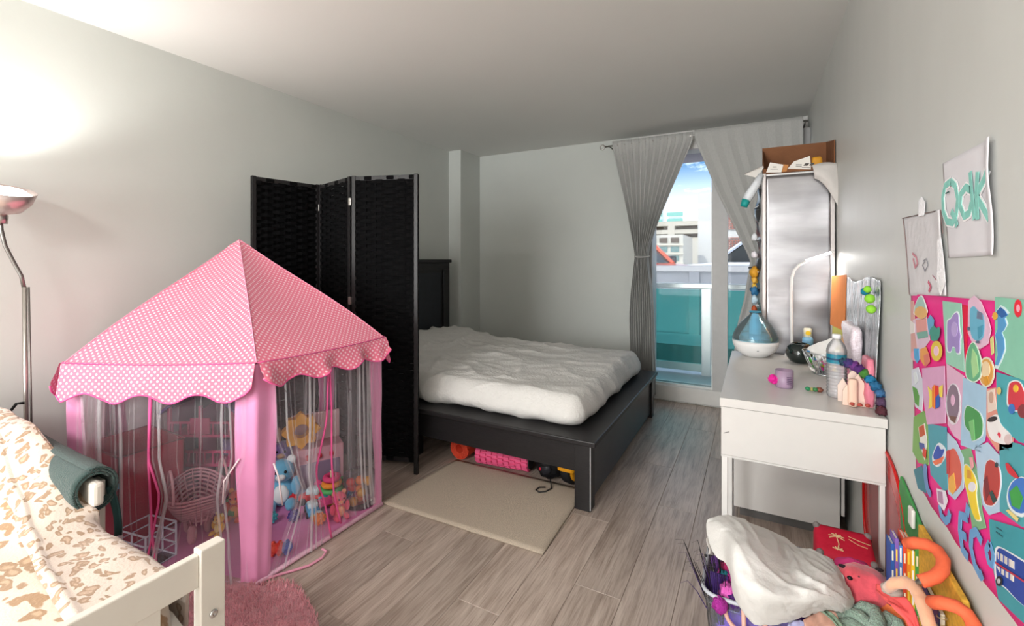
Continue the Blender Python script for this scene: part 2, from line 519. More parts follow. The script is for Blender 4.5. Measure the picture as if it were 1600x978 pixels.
# ================================================================ ROOM
XL, YB, ZC, YF = -2.99, 4.5, 2.47, -4.4
fl = struct(box('floor', C('3a332e', .8), XL - .1, WX + .1, YF - .1, YB + .1, -0.06, -0.006))
PW, PL = 0.182, 1.22
rows = {}
def plank_mesh(x0, x1, y0, y1):
    k = (round(x1 - x0, 3), round(y1 - y0, 3))
    if k not in rows:
        wx, wy, c = k[0] / 2, k[1] / 2, .0012
        mb = MB()
        mb.add([(-wx, -wy, -.007), (wx, -wy, -.007), (wx, wy, -.007), (-wx, wy, -.007),
                (-wx, -wy, -c), (wx, -wy, -c), (wx, wy, -c), (-wx, wy, -c),
                (-wx + c, -wy + c, 0), (wx - c, -wy + c, 0), (wx - c, wy - c, 0), (-wx + c, wy - c, 0)],
               [(0, 1, 5, 4), (1, 2, 6, 5), (2, 3, 7, 6), (3, 0, 4, 7), (4, 5, 9, 8), (5, 6, 10, 9), (6, 7, 11, 10), (7, 4, 8, 11), (8, 9, 10, 11), (3, 2, 1, 0)])
        o = mb.build('plank', plank_m); me = o.data; bpy.data.objects.remove(o); rows[k] = me
    return rows[k]
i = 0; x = XL
while x < WX - .01:
    x1 = min(x + PW, WX); y = YF - (i * 0.47 % PL)
    while y < YB:
        y0 = max(y, YF); y1 = min(y + PL, YB)
        if y1 - y0 > .02:
            o = bpy.data.objects.new('plank', plank_mesh(x + .0004, x1 - .0004, y0 + .0004, y1 - .0004))
            COL.objects.link(o); o.parent = fl; o.location = ((x + x1) / 2, (y0 + y1) / 2, 0)
        y += PL
    x = x1; i += 1
struct(box('ceiling', ceil_m, XL - .1, WX + .1, YF - .1, YB + .2, ZC, ZC + .12))
struct(box('wall_left', wall_m, XL - .12, XL, YF - .1, YB + .2, -.06, ZC))
struct(box('wall_right', wallr_m, WX, WX + .14, YF - .1, YB + .2, -.06, ZC))
struct(box('wall_front', wall_m, XL, WX, YF - .12, YF, -.06, ZC))
mb = MB(); mb.box(XL, -.87, YB, YB + .18, -.06, ZC); mb.box(-.87, WX, YB, YB + .18, 2.32, ZC)
struct(mb.build('wall_back', wall_m))
struct(box('trim_1', wall_m, XL, -2.83, 4.11, YB, 0, ZC))            # corner column
# plain header board above the curtains
struct(box('trim_2', trim_m, -1.0, WX, 4.485, YB, 2.335, ZC - .004, bevel=.003))
# skirting cable/caulk in front of the threshold
mb = MB(); mb.tube([(-.86 + i * .06, 4.278 + .004 * math.sin(i * 1.3), .006) for i in range(20)], .006, 6)
o = mb.build('cable', C('c9c7c2', .5), smooth=True); tag(o, 'thin pale cable lying along the foot of the balcony door threshold', 'cable')

# sliding glass door to the balcony
dr = struct(box('door_1', trim_m, -.90, WX, 4.29, YB, 0, .135, bevel=.004))     # threshold
fm = C('b9b7b5', .4, var=.03)
box('jamb', fm, -.90, -.835, 4.29, YB, .135, 2.32, dr, bevel=.003)
box('jamb', fm, .335, WX, 4.29, YB, .135, 2.32, dr, bevel=.003)
box('head', trim_m, -.835, .335, 4.29, YB, 2.25, 2.32, dr, bevel=.003)
box('mullion', C('c6c4c2', .4, var=.03), -.327, -.207, 4.30, 4.37, .135, 2.25, dr, bevel=.003)
box('pane', clear_glass, -.835, -.327, 4.342, 4.348, .135, 2.25, dr)
box('pane', clear_glass, -.207, .335, 4.342, 4.348, .135, 2.25, dr)
box('pane_bead', C('e8e8e6', .4), -.836, -.326, 4.33, 4.36, .135, .150, dr)
box('pane_bead', C('e8e8e6', .4), -.338, -.327, 4.33, 4.36, .150, 2.25, dr)
box('track', C('8f8d88', .35, metal=.6), -.835, .335, 4.40, 4.43, .135, .145, dr)

wn = struct(box('fill_frame_1', trim_m, -2.87, -.53, YF, YF + .03, .22, .27))  # unseen frame added around the rear fill light
for a_ in ((-2.87, -.53, 2.33, 2.38), (-2.87, -2.86, .27, 2.33), (-.54, -.53, .27, 2.33)): box('frame_bar', trim_m, a_[0], a_[1], YF, YF + .03, a_[2], a_[3], wn)

# housing added for the overhead fill light, out of view behind the camera
cl = thing('added_fill_lamp', 'round white ceiling disc added for the fill light behind the camera', 'lamp', (-1.3, -1.6, ZC))
MB().lathe([(.02, 0), (.48, 0), (.48, -.03), (.46, -.045), (.02, -.045)], (-1.3, -1.6, ZC), 40).build('housing', trim_m, cl, smooth=False)

# ================================================================ OUTSIDE
conc = mat('balcony_concrete', lin('b6c3c4'), .7, var=.06, vscale=8, bump=.1)
struct(box('trim_3', conc, -3.6, 2.2, YB + .18, 5.35, -.12, .05))            # balcony slab
struct(box('trim_4', C('a79fa8', .8, var=.03), -3.6, 2.2, YB + .18, 5.45, 2.36, 2.58))  # balcony above
rl = thing('balcony_railing', 'balcony railing with teal glass panels and pale metal rails outside the door', 'railing', (-.5, 5.2, .05))
alu = C('d9dad9', .35, metal=.5)
box('top_rail', alu, -3.4, 2.0, 5.17, 5.23, .965, 1.02, rl, bevel=.008)
box('bottom_rail', C('c3d3cf', .4), -3.4, 2.0, 5.18, 5.22, .085, .165, rl, bevel=.004)
xs = [-3.4, -2.0, -.455, .95, 2.0]
for xx in xs[1:-1]:
    box('post', alu, xx - .045, xx + .045, 5.165, 5.235, .05, .965, rl, bevel=.004)
for a, b in zip(xs, xs[1:]):
    box('glass_panel', teal_glass, a + .05, b - .05, 5.197, 5.203, .165, .955, rl)
# grey parapet of the parking deck
pp = mat('grey_parapet_paint', lin('7d7d84'), .7, var=.05, vscale=5)
pw = struct(box('trim_5', pp, -14, 10, 8.0, 8.3, -.135, 1.175))
box('ledge', C('a39fa1', .7, var=.04), -14, 10, 7.95, 8.32, 1.08, 1.175, pw, bevel=.01)
for k in range(16):
    xx = -9.2 + k * 1.03
    box('rib', pp, xx, xx + .16, 7.955, 8.01, .05, 1.08, pw, bevel=.006)
box('foot_rib', pp, -14, 10, 7.96, 8.01, -.135, .05, pw)
struct(box('trim_6', C('20292a', .9, var=.4), -14, 10, 5.8, 8.6, -2.3, -2.2))    # dark planting strip far below
struct(box('trim_7', C('30393a', .9, var=.4), -14, 10, 7.99, 8.3, -2.2, -.135))
mb = MB()
for k in range(260):
    xx = random.uniform(-4, 2.5); yy = random.uniform(6.4, 7.9)
    p = Vector((xx, yy, -2.2)); q = p + Vector((random.uniform(-.3, .3), random.uniform(-.3, .3), random.uniform(.5, 1.5)))
    d = Vector((random.uniform(-.1, .1), .05, 0)); mb.add([p, p + d, q], [(0, 1, 2)])
o = mb.build('low_planting', C('33482f', .8, var=.4)); o['label'] = 'dark low planting in the gap beyond the balcony'; o['category'] = 'plants'; o['kind'] = 'stuff'
dk = struct(box('trim_8', C('c9c5c0', .8), -60, 60, 8.3, 100, -.2, .12))        # parking deck

# ---- cars on the deck
def car(name, label, body, loc, rz, group=None):
    t = thing(name, label, 'car', loc, rz, group)
    mw = Tm(loc, 0, 0, rz)
    bm_ = C(body, .3, coat=.6); dkg = C('22282c', .15)
    W_ = .86
    def prof(pts, y0, y1, nm, m, parent, bev=.05, x=None):
        a = MB(); a.prism([(p[0], y0, p[1]) for p in pts], (0, y1 - y0, 0)); a.v = [tuple(mw @ Vector(v)) for v in a.v]
        return a.build(nm, m, parent, bevel=bev)
    prof([(-2.2, .35), (2.2, .35), (2.25, .7), (2.05, .98), (.95, 1.08), (-2.1, 1.1), (-2.25, .7)], -W_, W_, 'body', bm_, t)
    prof([(1.0, 1.07), (.25, 1.62), (-1.75, 1.66), (-2.1, 1.09)], -W_ + .1, W_ - .1, 'cabin', dkg, t)
    prof([(.30, 1.60), (.15, 1.68), (-1.75, 1.72), (-1.8, 1.64)], -W_ + .08, W_ - .08, 'roof', bm_, t, .02)
    for s in (-1, 1):
        yy = s * (W_ - .09)
        for a, b in (((1.04, 1.06), (.25, 1.64)), ((-.7, 1.06), (-.72, 1.66)), ((-2.1, 1.06), (-1.75, 1.66))):
            k = MB(); k.tube([mw @ Vector((a[0], yy, a[1])), mw @ Vector((b[0], yy, b[1]))], .05, 6); k.build('pillar', bm_, t)
        k = MB(); k.rbox(.72, .84, s * W_ + (0 if s > 0 else -.24), s * W_ + (.24 if s > 0 else 0), 1.06, 1.24, .03, (3, 3, 3), mx=mw)
        k.build('wing_mirror', C('15171a', .4), t, smooth=True)
        for xx in (-1.4, 1.4):
            k = MB(); k.lathe([(.05, -.1), (.33, -.1), (.34, -.05), (.34, .08), (.3, .1), (.05, .1)], n=20, mx=Matrix.Rotation(R(90), 4, 'X'))
            k.v = [tuple(mw @ (Vector(v) + Vector((xx, s * (W_ - .08), .34)))) for v in k.v]
            k.build('wheel', C('1b1b1c', .7), t)
    return t
car('parked_car', 'orange-red parked car with black wing mirror beyond the grey parapet', 'd9552b', (-2.95, 10.9, .12), R(-35))
car('parked_car', 'pale blue-white parked car right of the door mullion beyond the parapet', 'dfe6f2', (.1, 14.5, .12), R(170))

# ---- buildings
crm = C('c9c0b0', .8); crm2 = C('cdc7ba', .8); shd = C('5f5347', .8); wnd = C('6f8a86', .3)
g = thing('parking_garage', 'cream multi-storey parking garage with two rows of long dark openings', 'building', (-10, 74, 0))
box('wall', crm2, -34, 2, 74, 86, 0, 4.2, g)
for k, (z0, z1) in enumerate(((4.2, 4.7), (5.3, 5.95), (6.55, 7.25))):
    box('storey_band', crm, -34, 2, 74, 86, z0, z1, g)
box('core', shd, -33, 1, 75, 85, 4.2, 6.6, g)
for k in range(9):
    box('pier', crm, -34 + k * 4.4, -33 + k * 4.4, 73.95, 76, 4.2, 7.2, g)
for k in range(4):
    box('rooftop_unit', C('a9b4bb', .7), -27 + k * 1.2, -26.3 + k * 1.2, 78, 79, 7.25, 8.2, g)
g = thing('office_building', 'low cream building with rows of small greenish windows before the garage', 'building', (-12, 50, 0))
box('wall', crm2, -17.5, -6.6, 50, 58, 0, 3.9, g)
for r_ in range(4):
    for k in range(9):
        box('window', wnd if r_ < 3 else shd, -17 + k * 1.15, -16.2 + k * 1.15, 49.9, 50.05, .2 + r_ * .95, .75 + r_ * .95, g)
for r_ in range(3):
    box('ledge', C('d8cfbd', .8), -17.6, -6.5, 49.7, 50.0, .9 + r_ * .95, 1.0 + r_ * .95, g)
g = thing('hotel_block', 'white block with red-brown lattice screens seen right of the door mullion', 'building', (0, 60, 0))
box('wall', C('cfccc6', .8), -6.2, 14, 60, 72, 0, 9.5, g)
lat = C('a9776a', .8)
for (xa, za) in ((-3.4, 4.9), (-3.4, 1.9), (1.2, 4.9), (1.2, 1.9)):
    k = MB()
    for q in range(8):
        k.box(xa + q * .32, xa + q * .32 + .12, 59.8, 60, za, za + 2.4 + (.8 if za > 3 else -.6))
    for q in range(9):
        if za + q * .35 < za + 2.4: k.box(xa, xa + 2.4, 59.78, 60, za + q * .32, za + q * .32 + .1)
    k.build('lattice_screen', lat, g)
g = thing('apartment_tower', 'distant pale tower with green balcony bands above the garage roof', 'building', (-25, 150, 0))
for k in range(2):
    xx = -30.5 + k * 6.2
    box('tower_slab', C('e9eef0', .8), xx, xx + 4.2, 150, 156, 0, 17 + k * 1.2, g)
    for q in range(7):
        box('balcony_band', C('6f9d94', .6), xx - .3, xx + 4.5, 149.2, 150, 3 + q * 2, 4.1 + q * 2, g)
struct(box('trim_9', C('bcc4c8', .9), -80, 80, 155, 158, 0, 12))

# ================================================================ CURTAINS
rod = thing('curtain_rod', 'thin grey curtain rod with ring finial above the balcony door', 'curtain rod', (-.45, 4.2, 2.345))
MB().tube([(-1.25, 4.2, 2.335), (.365, 4.2, 2.352)], .008, 10).build('rod', steel, rod, smooth=True)
MB().tube([(-1.275 + .022 * math.cos(t * .524), 4.2, 2.335 + .022 * math.sin(t * .524)) for t in range(12)], .006, 6, True).build('finial', steel, rod, smooth=True)
for xx in (-1.215, .345):
    MB().tube([(xx, 4.2, 2.34), (xx, 4.34, 2.34), (xx, 4.498, 2.34)], .006, 6).box(xx - .015, xx + .015, 4.49, 4.5, 2.32, 2.36).build('bracket', C('6d6a66', .4, metal=.7), rod)
def drape(keys, y0, nf, amp, curl=.006, nu=120, nv=60, ph=0.0, seed=0, xdir=Vector((1, 0, 0)), org=Vector((0, 0, 0)), nrm=Vector((0, -1, 0)), irr=.35):
    zt, zb = keys[0][0], keys[-1][0]
    w0 = abs(keys[0][2] - keys[0][1])
    def f(u, v):
        z = zt + (zb - zt) * v
        a, b = kf(keys, z)
        wd = abs(b - a); comp = w0 / max(wd, .02)
        am = amp * min(2.2, comp ** .6) * (.35 + .65 * sm(0, .08, v))
        uu = u + irr * .03 * nz(u * 5 + seed, v * 2, seed)
        th = 2 * math.pi * nf * uu + ph + .5 * nz(v * 3, u * 2, seed + 9)
        s = a + (b - a) * u + curl * math.sin(2 * th) * wd / w0
        d = am * math.sin(th) + am * .5 * nz(u * nf * 1.3, v * 3, seed + 3)
        return org + xdir * s + nrm * d + Vector((0, 0, z))
    return MB().grid(nu, nv, f)
cu = thing('curtain', 'left grey linen curtain gathered to a waist beside the balcony door', 'curtain', (-.9, 4.19, 2.34), 0, None)
drape([(2.375, -1.18, -.47), (2.3, -1.17, -.475), (1.9, -1.08, -.645), (1.6, -1.015, -.765), (1.4, -.975, -.835), (1.305, -.963, -.85), (1.2, -.975, -.84), (1.0, -1.0, -.815), (.774, -1.015, -.80), (.06, -1.0, -.785)],
      0, 11, .018, org=Vector((0, 4.19, 0)), nu=150, nv=70, seed=1).build('curtain_panel', grey_cloth, cu, smooth=True, solid=.002)
MB().tube([(-.97 + .065 * math.cos(t * .3927) + .065, 4.19 + .04 * math.sin(t * .3927), 1.305 + .01 * math.sin(t * .39)) for t in range(16)], .006, 6, True).build('tie', grey_cloth, cu, smooth=True)
cu = thing('curtain', 'right grey linen curtain drawn back towards the wall behind the silver cabinet', 'curtain', (.1, 4.19, 2.34), 0, None)
drape([(2.385, -.462, .33), (2.3, -.458, .33), (1.845, -.285, .335), (1.5, -.135, .335), (1.33, -.06, .32), (1.26, -.035, .32), (1.18, -.045, .31), (.95, -.08, .30), (.716, -.135, .30), (.06, -.2, .30)],
      0, 7, .006, org=Vector((0, 4.19, 0)), nu=130, nv=70, seed=4).build('curtain_panel', grey_cloth, cu, smooth=True, solid=.002)
MB().tube([(.14 + .185 * math.cos(t * .3927), 4.185 + .035 * math.sin(t * .3927), 1.235 + .03 * math.cos(t * .39)) for t in range(16)], .006, 6, True).build('tie', C('4a4a4a', .8), cu, smooth=True)

# ================================================================ BIG BED
bed = thing('platform_bed', 'black wooden platform bed with tall panelled headboard by the left wall', 'bed', (-1.8, 3.0, 0))
box('platform_board', black_wood, -2.86, -.70, 2.185, 3.83, .332, .36, bed, bevel=.006)
box('side_rail', black_wood, -2.86, -.80, 2.235, 2.265, .175, .332, bed, bevel=.003)
box('side_rail', black_wood, -2.86, -.80, 3.765, 3.795, .175, .332, bed, bevel=.003)
box('foot_panel', mat('black_satin_panel', lin('2a2a2c'), .28, var=.2, vscale=14, stretch=(6, 1, 1)), -.775, -.745, 2.28, 3.745, .03, .332, bed, bevel=.003)
for (xx, yy) in ((-.815, 2.2), (-.815, 3.745)):
    box('leg', black_wood, xx, xx + .085, yy, yy + .075, 0, .332, bed, bevel=.004)
box('leg_edge', C('b9b9bb', .3), -.732, -.7285, 2.199, 2.206, .01, .33, bed)
for yy in (2.25, 3.0, 3.72): box('support_leg', black_wood, -2.0, -1.93, yy + .06, yy + .12, 0, .332, bed)
hbd = box('headboard', black_wood, -2.95, -2.87, 2.12, 3.94, .0, 1.265, bed, bevel=.006)
for (a, b, c, d) in ((2.12, 3.94, 1.17, 1.24), (2.12, 2.22, .36, 1.17), (3.84, 3.94, .36, 1.17), (2.98, 3.08, .36, 1.17)):
    box('rail' if b - a > 1 else 'stile', black_wood, -2.872, -2.855, a, b, c, d, hbd, bevel=.004)
box('headboard_cap', black_wood, -2.965, -2.84, 2.10, 3.96, 1.24, 1.275, hbd, bevel=.006)
for (a, b) in ((2.25, 2.95), (3.11, 3.81)):
    box('panel', mat('blue_black_panel', lin('1b1f26'), .3, var=.2), -2.872, -2.864, a, b, .40, 1.14, hbd, bevel=.004)
# bedding
def bed_disp(p, n):
    x, y, z = p
    q = p.copy()
    top = max(0, n.z)
    # drape wrinkles: ridged noise, stronger near the head and along the near side
    a = 1 - abs(nz(x * 2.2 + y * 1.1, y * 2.6 - x * 1.5, 2.3)) * 2
    b = 1 - abs(nz(x * 5 + 3, y * 4, 7.1)) * 2
    h = sm(-.9, -2.3, x)
    c_ = 1 - abs(nz(x * 3 - y * 8, y * 3 + x * 2, 11)) * 2
    q += n * ((.022 * max(0, a) ** 3 + .012 * max(0, b) ** 4 + .010 * max(0, c_) ** 5) * (.35 + h) + .006 * nz(x * 9, y * 9, z * 9))
    q.z += top * (.075 * math.exp(-((x + 2.55) / .33) ** 2) * (1 + .3 * nz(y * 3, x)) + .012 * nz(x * 1.6, y * 2.1, 4))
    if abs(n.y) > .3 or n.x > .3:
        low = 1 - sm(.37, .50, z)
        q.z += low * .012 * nz(x * 6, y * 6)
        q += Vector((n.x, n.y, 0)) * (.016 * math.sin((x + y * .6) * 26 + 3 * nz(x * 2, y * 2)) * low * .6 + .022 * low - .012 * (1 - low))
    return q
mt = thing('mattress', 'mattress under rumpled white cotton cover on the black bed', 'mattress', (-1.85, 3.0, .36))
MB().rbox(-2.84, -.815, 2.30, 3.76,   .362, .53, .085, (150, 110, 14), bed_disp).build('bed_cover', sheet_m, mt, smooth=True)

# ================================================================ FOLDING SCREEN
fs = thing('folding_screen', 'tall black woven paper-rope folding screen of three panels behind the pink tent', 'room divider', (-2.3, 2.0, 0))
SC = [(-2.685, 1.675), (-2.614, 2.117), (-2.170, 1.985), (-1.755, 2.120)]
for k in range(3):
    (xa, ya), (xb, yb) = SC[k], SC[k + 1]
    d = Vector((xb - xa, yb - ya, 0)); Lh = d.length; ang = math.atan2(d.y, d.x)
    lean = R(0.6) if k == 2 else 0
    mw = Matrix.Translation((xa, ya, 0)) @ Matrix.Rotation(ang, 4, 'Z')
    H_ = 1.78
    pnl = MB(); pnl.box(.006, .032, -.012, .012, 0, H_, mw)
    p0 = pnl.build('panel_stile', black_wood, fs, bevel=.003)
    MB().box(Lh - .032, Lh - .006, -.012, .012, 0, H_, mw).build('panel_stile', black_wood, fs, bevel=.003)
    for (za, zb) in ((H_ - .03, H_ - .004), (.07, .095)): MB().box(.032, Lh - .032, -.009, .009, za, zb, mw).build('panel_rail', black_wood, fs)
    # woven infill: a rope band over and under each upright lath
    nc = 6; cw = (Lh - .064 + .05) / nc; rh = .0215
    weave = MB(); rows_ = int((H_ - .075) / rh)
    for r_ in range(rows_):
        z0 = .075 + r_ * rh; pts = []
        wob = .002 * nz(r_ * 3.1, k)
        nseg = nc * 4
        top, bot = [], []
        for q in range(nseg + 1):
            u = q / nseg; xx = .004 + u * (Lh - .008)
            s_ = math.sin(u * nc * math.pi + (math.pi if r_ % 2 else 0))
            yy = .0075 * math.copysign(min(1, abs(s_) * 1.6), s_)
            top.append((xx, yy)); 
        vs = []
        for (xx, yy) in top:
            for (dy, dz) in ((-.0035, -.0012), (-.0045, rh * .5), (-.0035, rh + .0012), (.0035, rh + .0012), (.0045, rh * .5), (.0035, -.0012)):
                vs.append(mw @ Vector((xx, yy + dy, z0 + dz + wob)))
        fs_ = []
        for q in range(nseg):
            for j in range(6):
                fs_.append((q * 6 + j, q * 6 + (j + 1) % 6, (q + 1) * 6 + (j + 1) % 6, (q + 1) * 6 + j))
        weave.add(vs, fs_)
    wv = weave.build('woven_infill', black_rope, fs); wv['kind'] = 'stuff'
    la = MB()
    for q in range(nc + 1):
        xx = .03 + q * (Lh - .06) / nc
        la.box(xx - .006, xx + .006, -.003, .003, .09, H_ - .02, mw)
    la.build('upright_laths', black_rope, fs)['kind'] = 'stuff'
for (xx, yy) in SC[1:3]:
    for z in (.35, 1.0, 1.6): box('hinge', steel, xx - .006, xx + .014, yy - .022, yy - .004, z, z + .045, fs, bevel=.002)
# light line of wall seen at the open joint comes from the gap itself

# ================================================================ PLAY TENT
tent = thing('play_tent', 'pink polka dot hexagonal play tent with scalloped roof and white tulle curtains', 'play tent', (-2.3, 1.42, 0))
K = [Vector(p) for p in ((-1.71, 1.09, 0), (-1.70, 1.75, 0), (-2.24, 1.87, 0), (-2.76, 1.56, 0), (-2.86, 1.06, 0), (-2.35, .745, 0))]
KE = []                                # eaves: a little outside the poles, sagging unevenly
ctr = Vector((-2.30, 1.34, 0)); ez = [.872, .872, .88, .87, .87, .872]
for k, p in enumerate(K):
    d = (p - ctr); d.z = 0; KE.append(p + d.normalized() * .012 + Vector((0, 0, ez[k])))
APX = Vector((-2.37, 1.42, 1.375))
rf = []
for k in range(6):
    a, b = KE[k], KE[(k + 1) % 6]; nn = 16
    mid = (a + b) / 2; out = Vector(((mid - ctr).x, (mid - ctr).y, 0)).normalized()
    uvs = []; mb = MB(); vs = []; fs_ = []
    wd = (b - a).length; hgt = (APX - mid).length
    for j in range(nn + 1):
        t = j / nn
        for i in range(nn + 1):
            s = i / nn
            pe = a.lerp(b, s)
            pe.z -= .008 * math.sin(math.pi * s)
            p = pe.lerp(APX, t)
            edge = abs(s - .5) * 2
            # cloth rises a touch at the bent poles (corners) and sags between them
            p.z += .022 * math.sin(math.pi * min(1, t * 1.25)) * (edge ** 2) * (1 - t) - .010 * math.sin(math.pi * s) * math.sin(math.pi * t)
            p.z += .003 * nz(p.x * 8, p.y * 8, k)
            if t > .93: p = p.lerp(Vector((APX.x + (p.x - APX.x) * 1.35, APX.y + (p.y - APX.y) * 1.35, p.z)), .6)
            vs.append(p); uvs.append(((s - .5) * wd * (1 - t), t * hgt))
    for j in range(nn):
        for i in range(nn):
            q = j * (nn + 1) + i; fs_.append((q, q + 1, q + nn + 2, q + nn + 1))
    mb.add(vs, fs_); mb.build('roof_panel', dots_m, tent, smooth=True, uv=uvs)
    # valance with three scallops
    nu, nv = 60, 10; uvs = []; vs = []; fs_ = []; ns = 3
    edge_pts = []
    for j in range(nv + 1):
        v = j / nv
        for i in range(nu + 1):
            s = i / nu
            pe = a.lerp(b, s); pe.z -= .008 * math.sin(math.pi * s)
            ns, dr0, dr1 = (4, .088, .014) if k == 0 else (3.5, .124, .018)
            drop = dr0 - dr1 * math.cos(2 * math.pi * (s * ns)) * (1 if k == 0 else -1)
            drop *= .80 + .20 * sm(0, .03, s) * sm(1, .97, s)
            amp = (.018 if k == 0 else .007)
            wv_ = amp * v * math.sin(s * 21 + 2 * nz(s * 4, k)) + amp * .8 * v * nz(s * 14, v * 2, k)
            p = pe + out * (.014 + .020 * v + wv_) - Vector((0, 0, drop * v))
            vs.append(p); uvs.append((s * wd, -drop * v))
            if j == nv: edge_pts.append(p)
    for j in range(nv):
        for i in range(nu):
            q = j * (nu + 1) + i; fs_.append((q, q + nu + 1, q + nu + 2, q + 1))
    vl = MB().add(vs, fs_).build('valance', dots_m, tent, smooth=True, uv=uvs)
    MB().tube(edge_pts, .0032, 5).build('hem_piping', satin_hot, vl, smooth=True)
    MB().tube([a.lerp(b, i / 20) - Vector((0, 0, .008 * math.sin(math.pi * i / 20) - .001)) + out * .006 for i in range(21)], .0028, 5).build('seam', satin_hot, tent, smooth=True)
for k in range(6):
    # ridge seam over the bent pole
    pts = []
    for i in range(15):
        t = i / 14; p = KE[k].lerp(APX, t); p.z += .022 * math.sin(math.pi * min(1, t * 1.25)) * (1 - t) + .001; pts.append(p)
    MB().tube(pts, .0024, 5).build('ridge_seam', C('f29bb6', .6), tent, smooth=True)
    MB().tube([K[k] + (ctr - K[k]).normalized() * .02 + Vector((0, 0, z)) for z in (0.005, .4, .86)], .006, 8).build('pole', C('e8e4e6', .4), tent, smooth=True)
    # satin strip wrapped round the corner
    a, p, b = K[(k - 1) % 6], K[k], K[(k + 1) % 6]
    da, db = (a - p).normalized(), (b - p).normalized()
    nrm = (p - ctr).normalized()
    vs = []; fs_ = []; nu, nv = 14, 24; wl = .072
    for j in range(nv + 1):
        v = j / nv; z = .862 * (1 - v) + .004
        for i in range(nu + 1):
            s = i / nu * 2 - 1
            d = da if s < 0 else db
            q = p + d * abs(s) * (wl + .012 * math.sin(v * 5 + k)) + nrm * (.004 + .004 * math.sin(s * 7 + v * 3) * (abs(s)))
            q += nrm * .012 * math.sin(math.pi * v) * nz(v * 3, s, k); q.z = z; vs.append(q)
    for j in range(nv):
        for i in range(nu):
            q = j * (nu + 1) + i; fs_.append((q, q + nu + 1, q + nu + 2, q + 1))
    MB().add(vs, fs_).build('corner_strip', satin, tent, smooth=True)
# padded mat with raised pink hem
mb = MB(); mb.prism([p + Vector((0, 0, .004)) + (ctr - p).normalized() * .015 for p in K], (0, 0, .010))
mb.build('floor_mat', mat('pink_mat_fabric', lin('e58fc4'), .7, var=.08, vscale=6, bump=.15, bscale=14), tent)
mb = MB(); mb.tube([p + Vector((0, 0, .012)) for p in K], .011, 8, True); mb.build('mat_hem', C('f5c3da', .5), tent, smooth=True)

def tent_side(k, spans, m=tulle, nf=4, amp=.012, seed=0, z0=.86, rib=None, off=.0):
    a, b = K[k], K[(k + 1) % 6]; xd = (b - a).normalized(); W_ = (b - a).length
    n_ = Vector((xd.y, -xd.x, 0))
    if n_.dot(a - ctr) < 0: n_ = -n_
    for q, keys in enumerate(spans):
        keys = [(z, u0 * W_, u1 * W_) for (z, u0, u1) in keys]
        g_ = drape(keys, 0, nf, amp, curl=.010, nu=80, nv=36, seed=seed + q * 3, xdir=xd, org=a + n_ * off, nrm=n_, irr=1.2)
        cu_ = g_.build('tulle_curtain', m, tent, smooth=True)
        # gathered threads: the hems of the folds, where the net doubles up on itself
        for side in (0, 1):
            pts = []
            for i in range(22):
                z = keys[0][0] + (keys[-1][0] - keys[0][0]) * i / 21
                u0, u1 = kf(keys, z); s = (u0, u1)[side]
                pts.append(a + n_ * (off + .004) + xd * s + Vector((0, 0, z)))
            if rib and rib[q][side]:
                MB().tube(pts, .0045, 6).build('ribbon_edge', satin_hot, cu_, smooth=True)
        fm_ = MB()
        for r_ in range(4):
            uu = random.uniform(.08, .92); w_ = random.uniform(.0025, .007); vs = []; fs_ = []
            for i in range(26):
                z = keys[0][0] + (keys[-1][0] - keys[0][0]) * i / 25
                u0, u1 = kf(keys, z); s = u0 + (u1 - u0) * (uu + .05 * nz(z * 3, r_, seed))
                ww = w_ * (.5 + .6 * abs(nz(z * 4, r_ * 2, seed + 1)) + .3)
                base = a + n_ * (off + .006) + Vector((0, 0, z))
                for dd, dn in ((-ww, 0), (0, .006), (ww, 0)):
                    vs.append(base + xd * (s + dd) + n_ * dn)
                if i:
                    c0 = (i - 1) * 3; fs_ += [(c0, c0 + 1, c0 + 4, c0 + 3), (c0 + 1, c0 + 2, c0 + 5, c0 + 4)]
            fm_.add(vs, fs_)
            fm_.add([Vector(v) + n_ * .004 for v in vs], fs_)
        fm_.build('gathered_folds', tulle_mat('gathered_tulle', (.95, .93, .95), .42) if 'gt' not in M else M['gt'], cu_, smooth=True)
M['gt'] = tulle_mat('gathered_tulle', (.96, .93, .96), .30)
# right face: two curtains, the left one tied in at mid height, its hem spilling out
tent_side(0, [[(.84, .06, .50), (.55, .10, .48), (.36, .22, .40), (.30, .26, .40), (.2, .2, .46), (.012, .05, .52)],
              [(.84, .50, .96), (.6, .52, .96), (.36, .52, .97), (.2, .54, .98), (.05, .60, .99)]], seed=2, rib=[(0, 1), (1, 0)], off=.008)
# left front face
tent_side(5, [[(.84, .05, .45), (.5, .05, .44), (.2, .06, .46), (.02, .04, .5)],
              [(.84, .46, .95), (.5, .44, .95), (.36, .50, .90), (.2, .46, .95), (.02, .40, .97)]], seed=11, rib=[(0, 1), (1, 0)], off=.008)
for k_, sd in ((1, 21), (2, 31), (3, 41), (4, 51)):
    tent_side(k_, [[(.84, .05, .95), (.4, .06, .94), (.03, .04, .96)]], m=tulle_pink if k_ in (3, 4) else tulle, seed=sd, rib=[(0, 0)], off=0)
MB().tube([on_z(px, py, z) + Vector((.012, 0, 0)) for px, py, z in ((404, 906, .01), (430, 897, .008), (455, 890, .008), (480, 882, .008), (500, 870, .008), (507, 860, .012), (500, 856, .02))], .005, 6).build('loose_hem', C('f2a6c0', .6), tent, smooth=True)
MB().tube([K[0] + Vector(p) for p in ((.02, .06, .46), (.03, .075, .40), (.02, .09, .33), (.025, .095, .28))], .0035, 5).build('tie_string', C('f6dfe2', .6), tent, smooth=True)
MB().tube([K[0] + Vector(p) for p in ((-.05, -.035, .50), (-.09, -.07, .42), (-.08, -.08, .34))], .0035, 5).build('tie_string', C('f6dfe2', .6), tent, smooth=True)

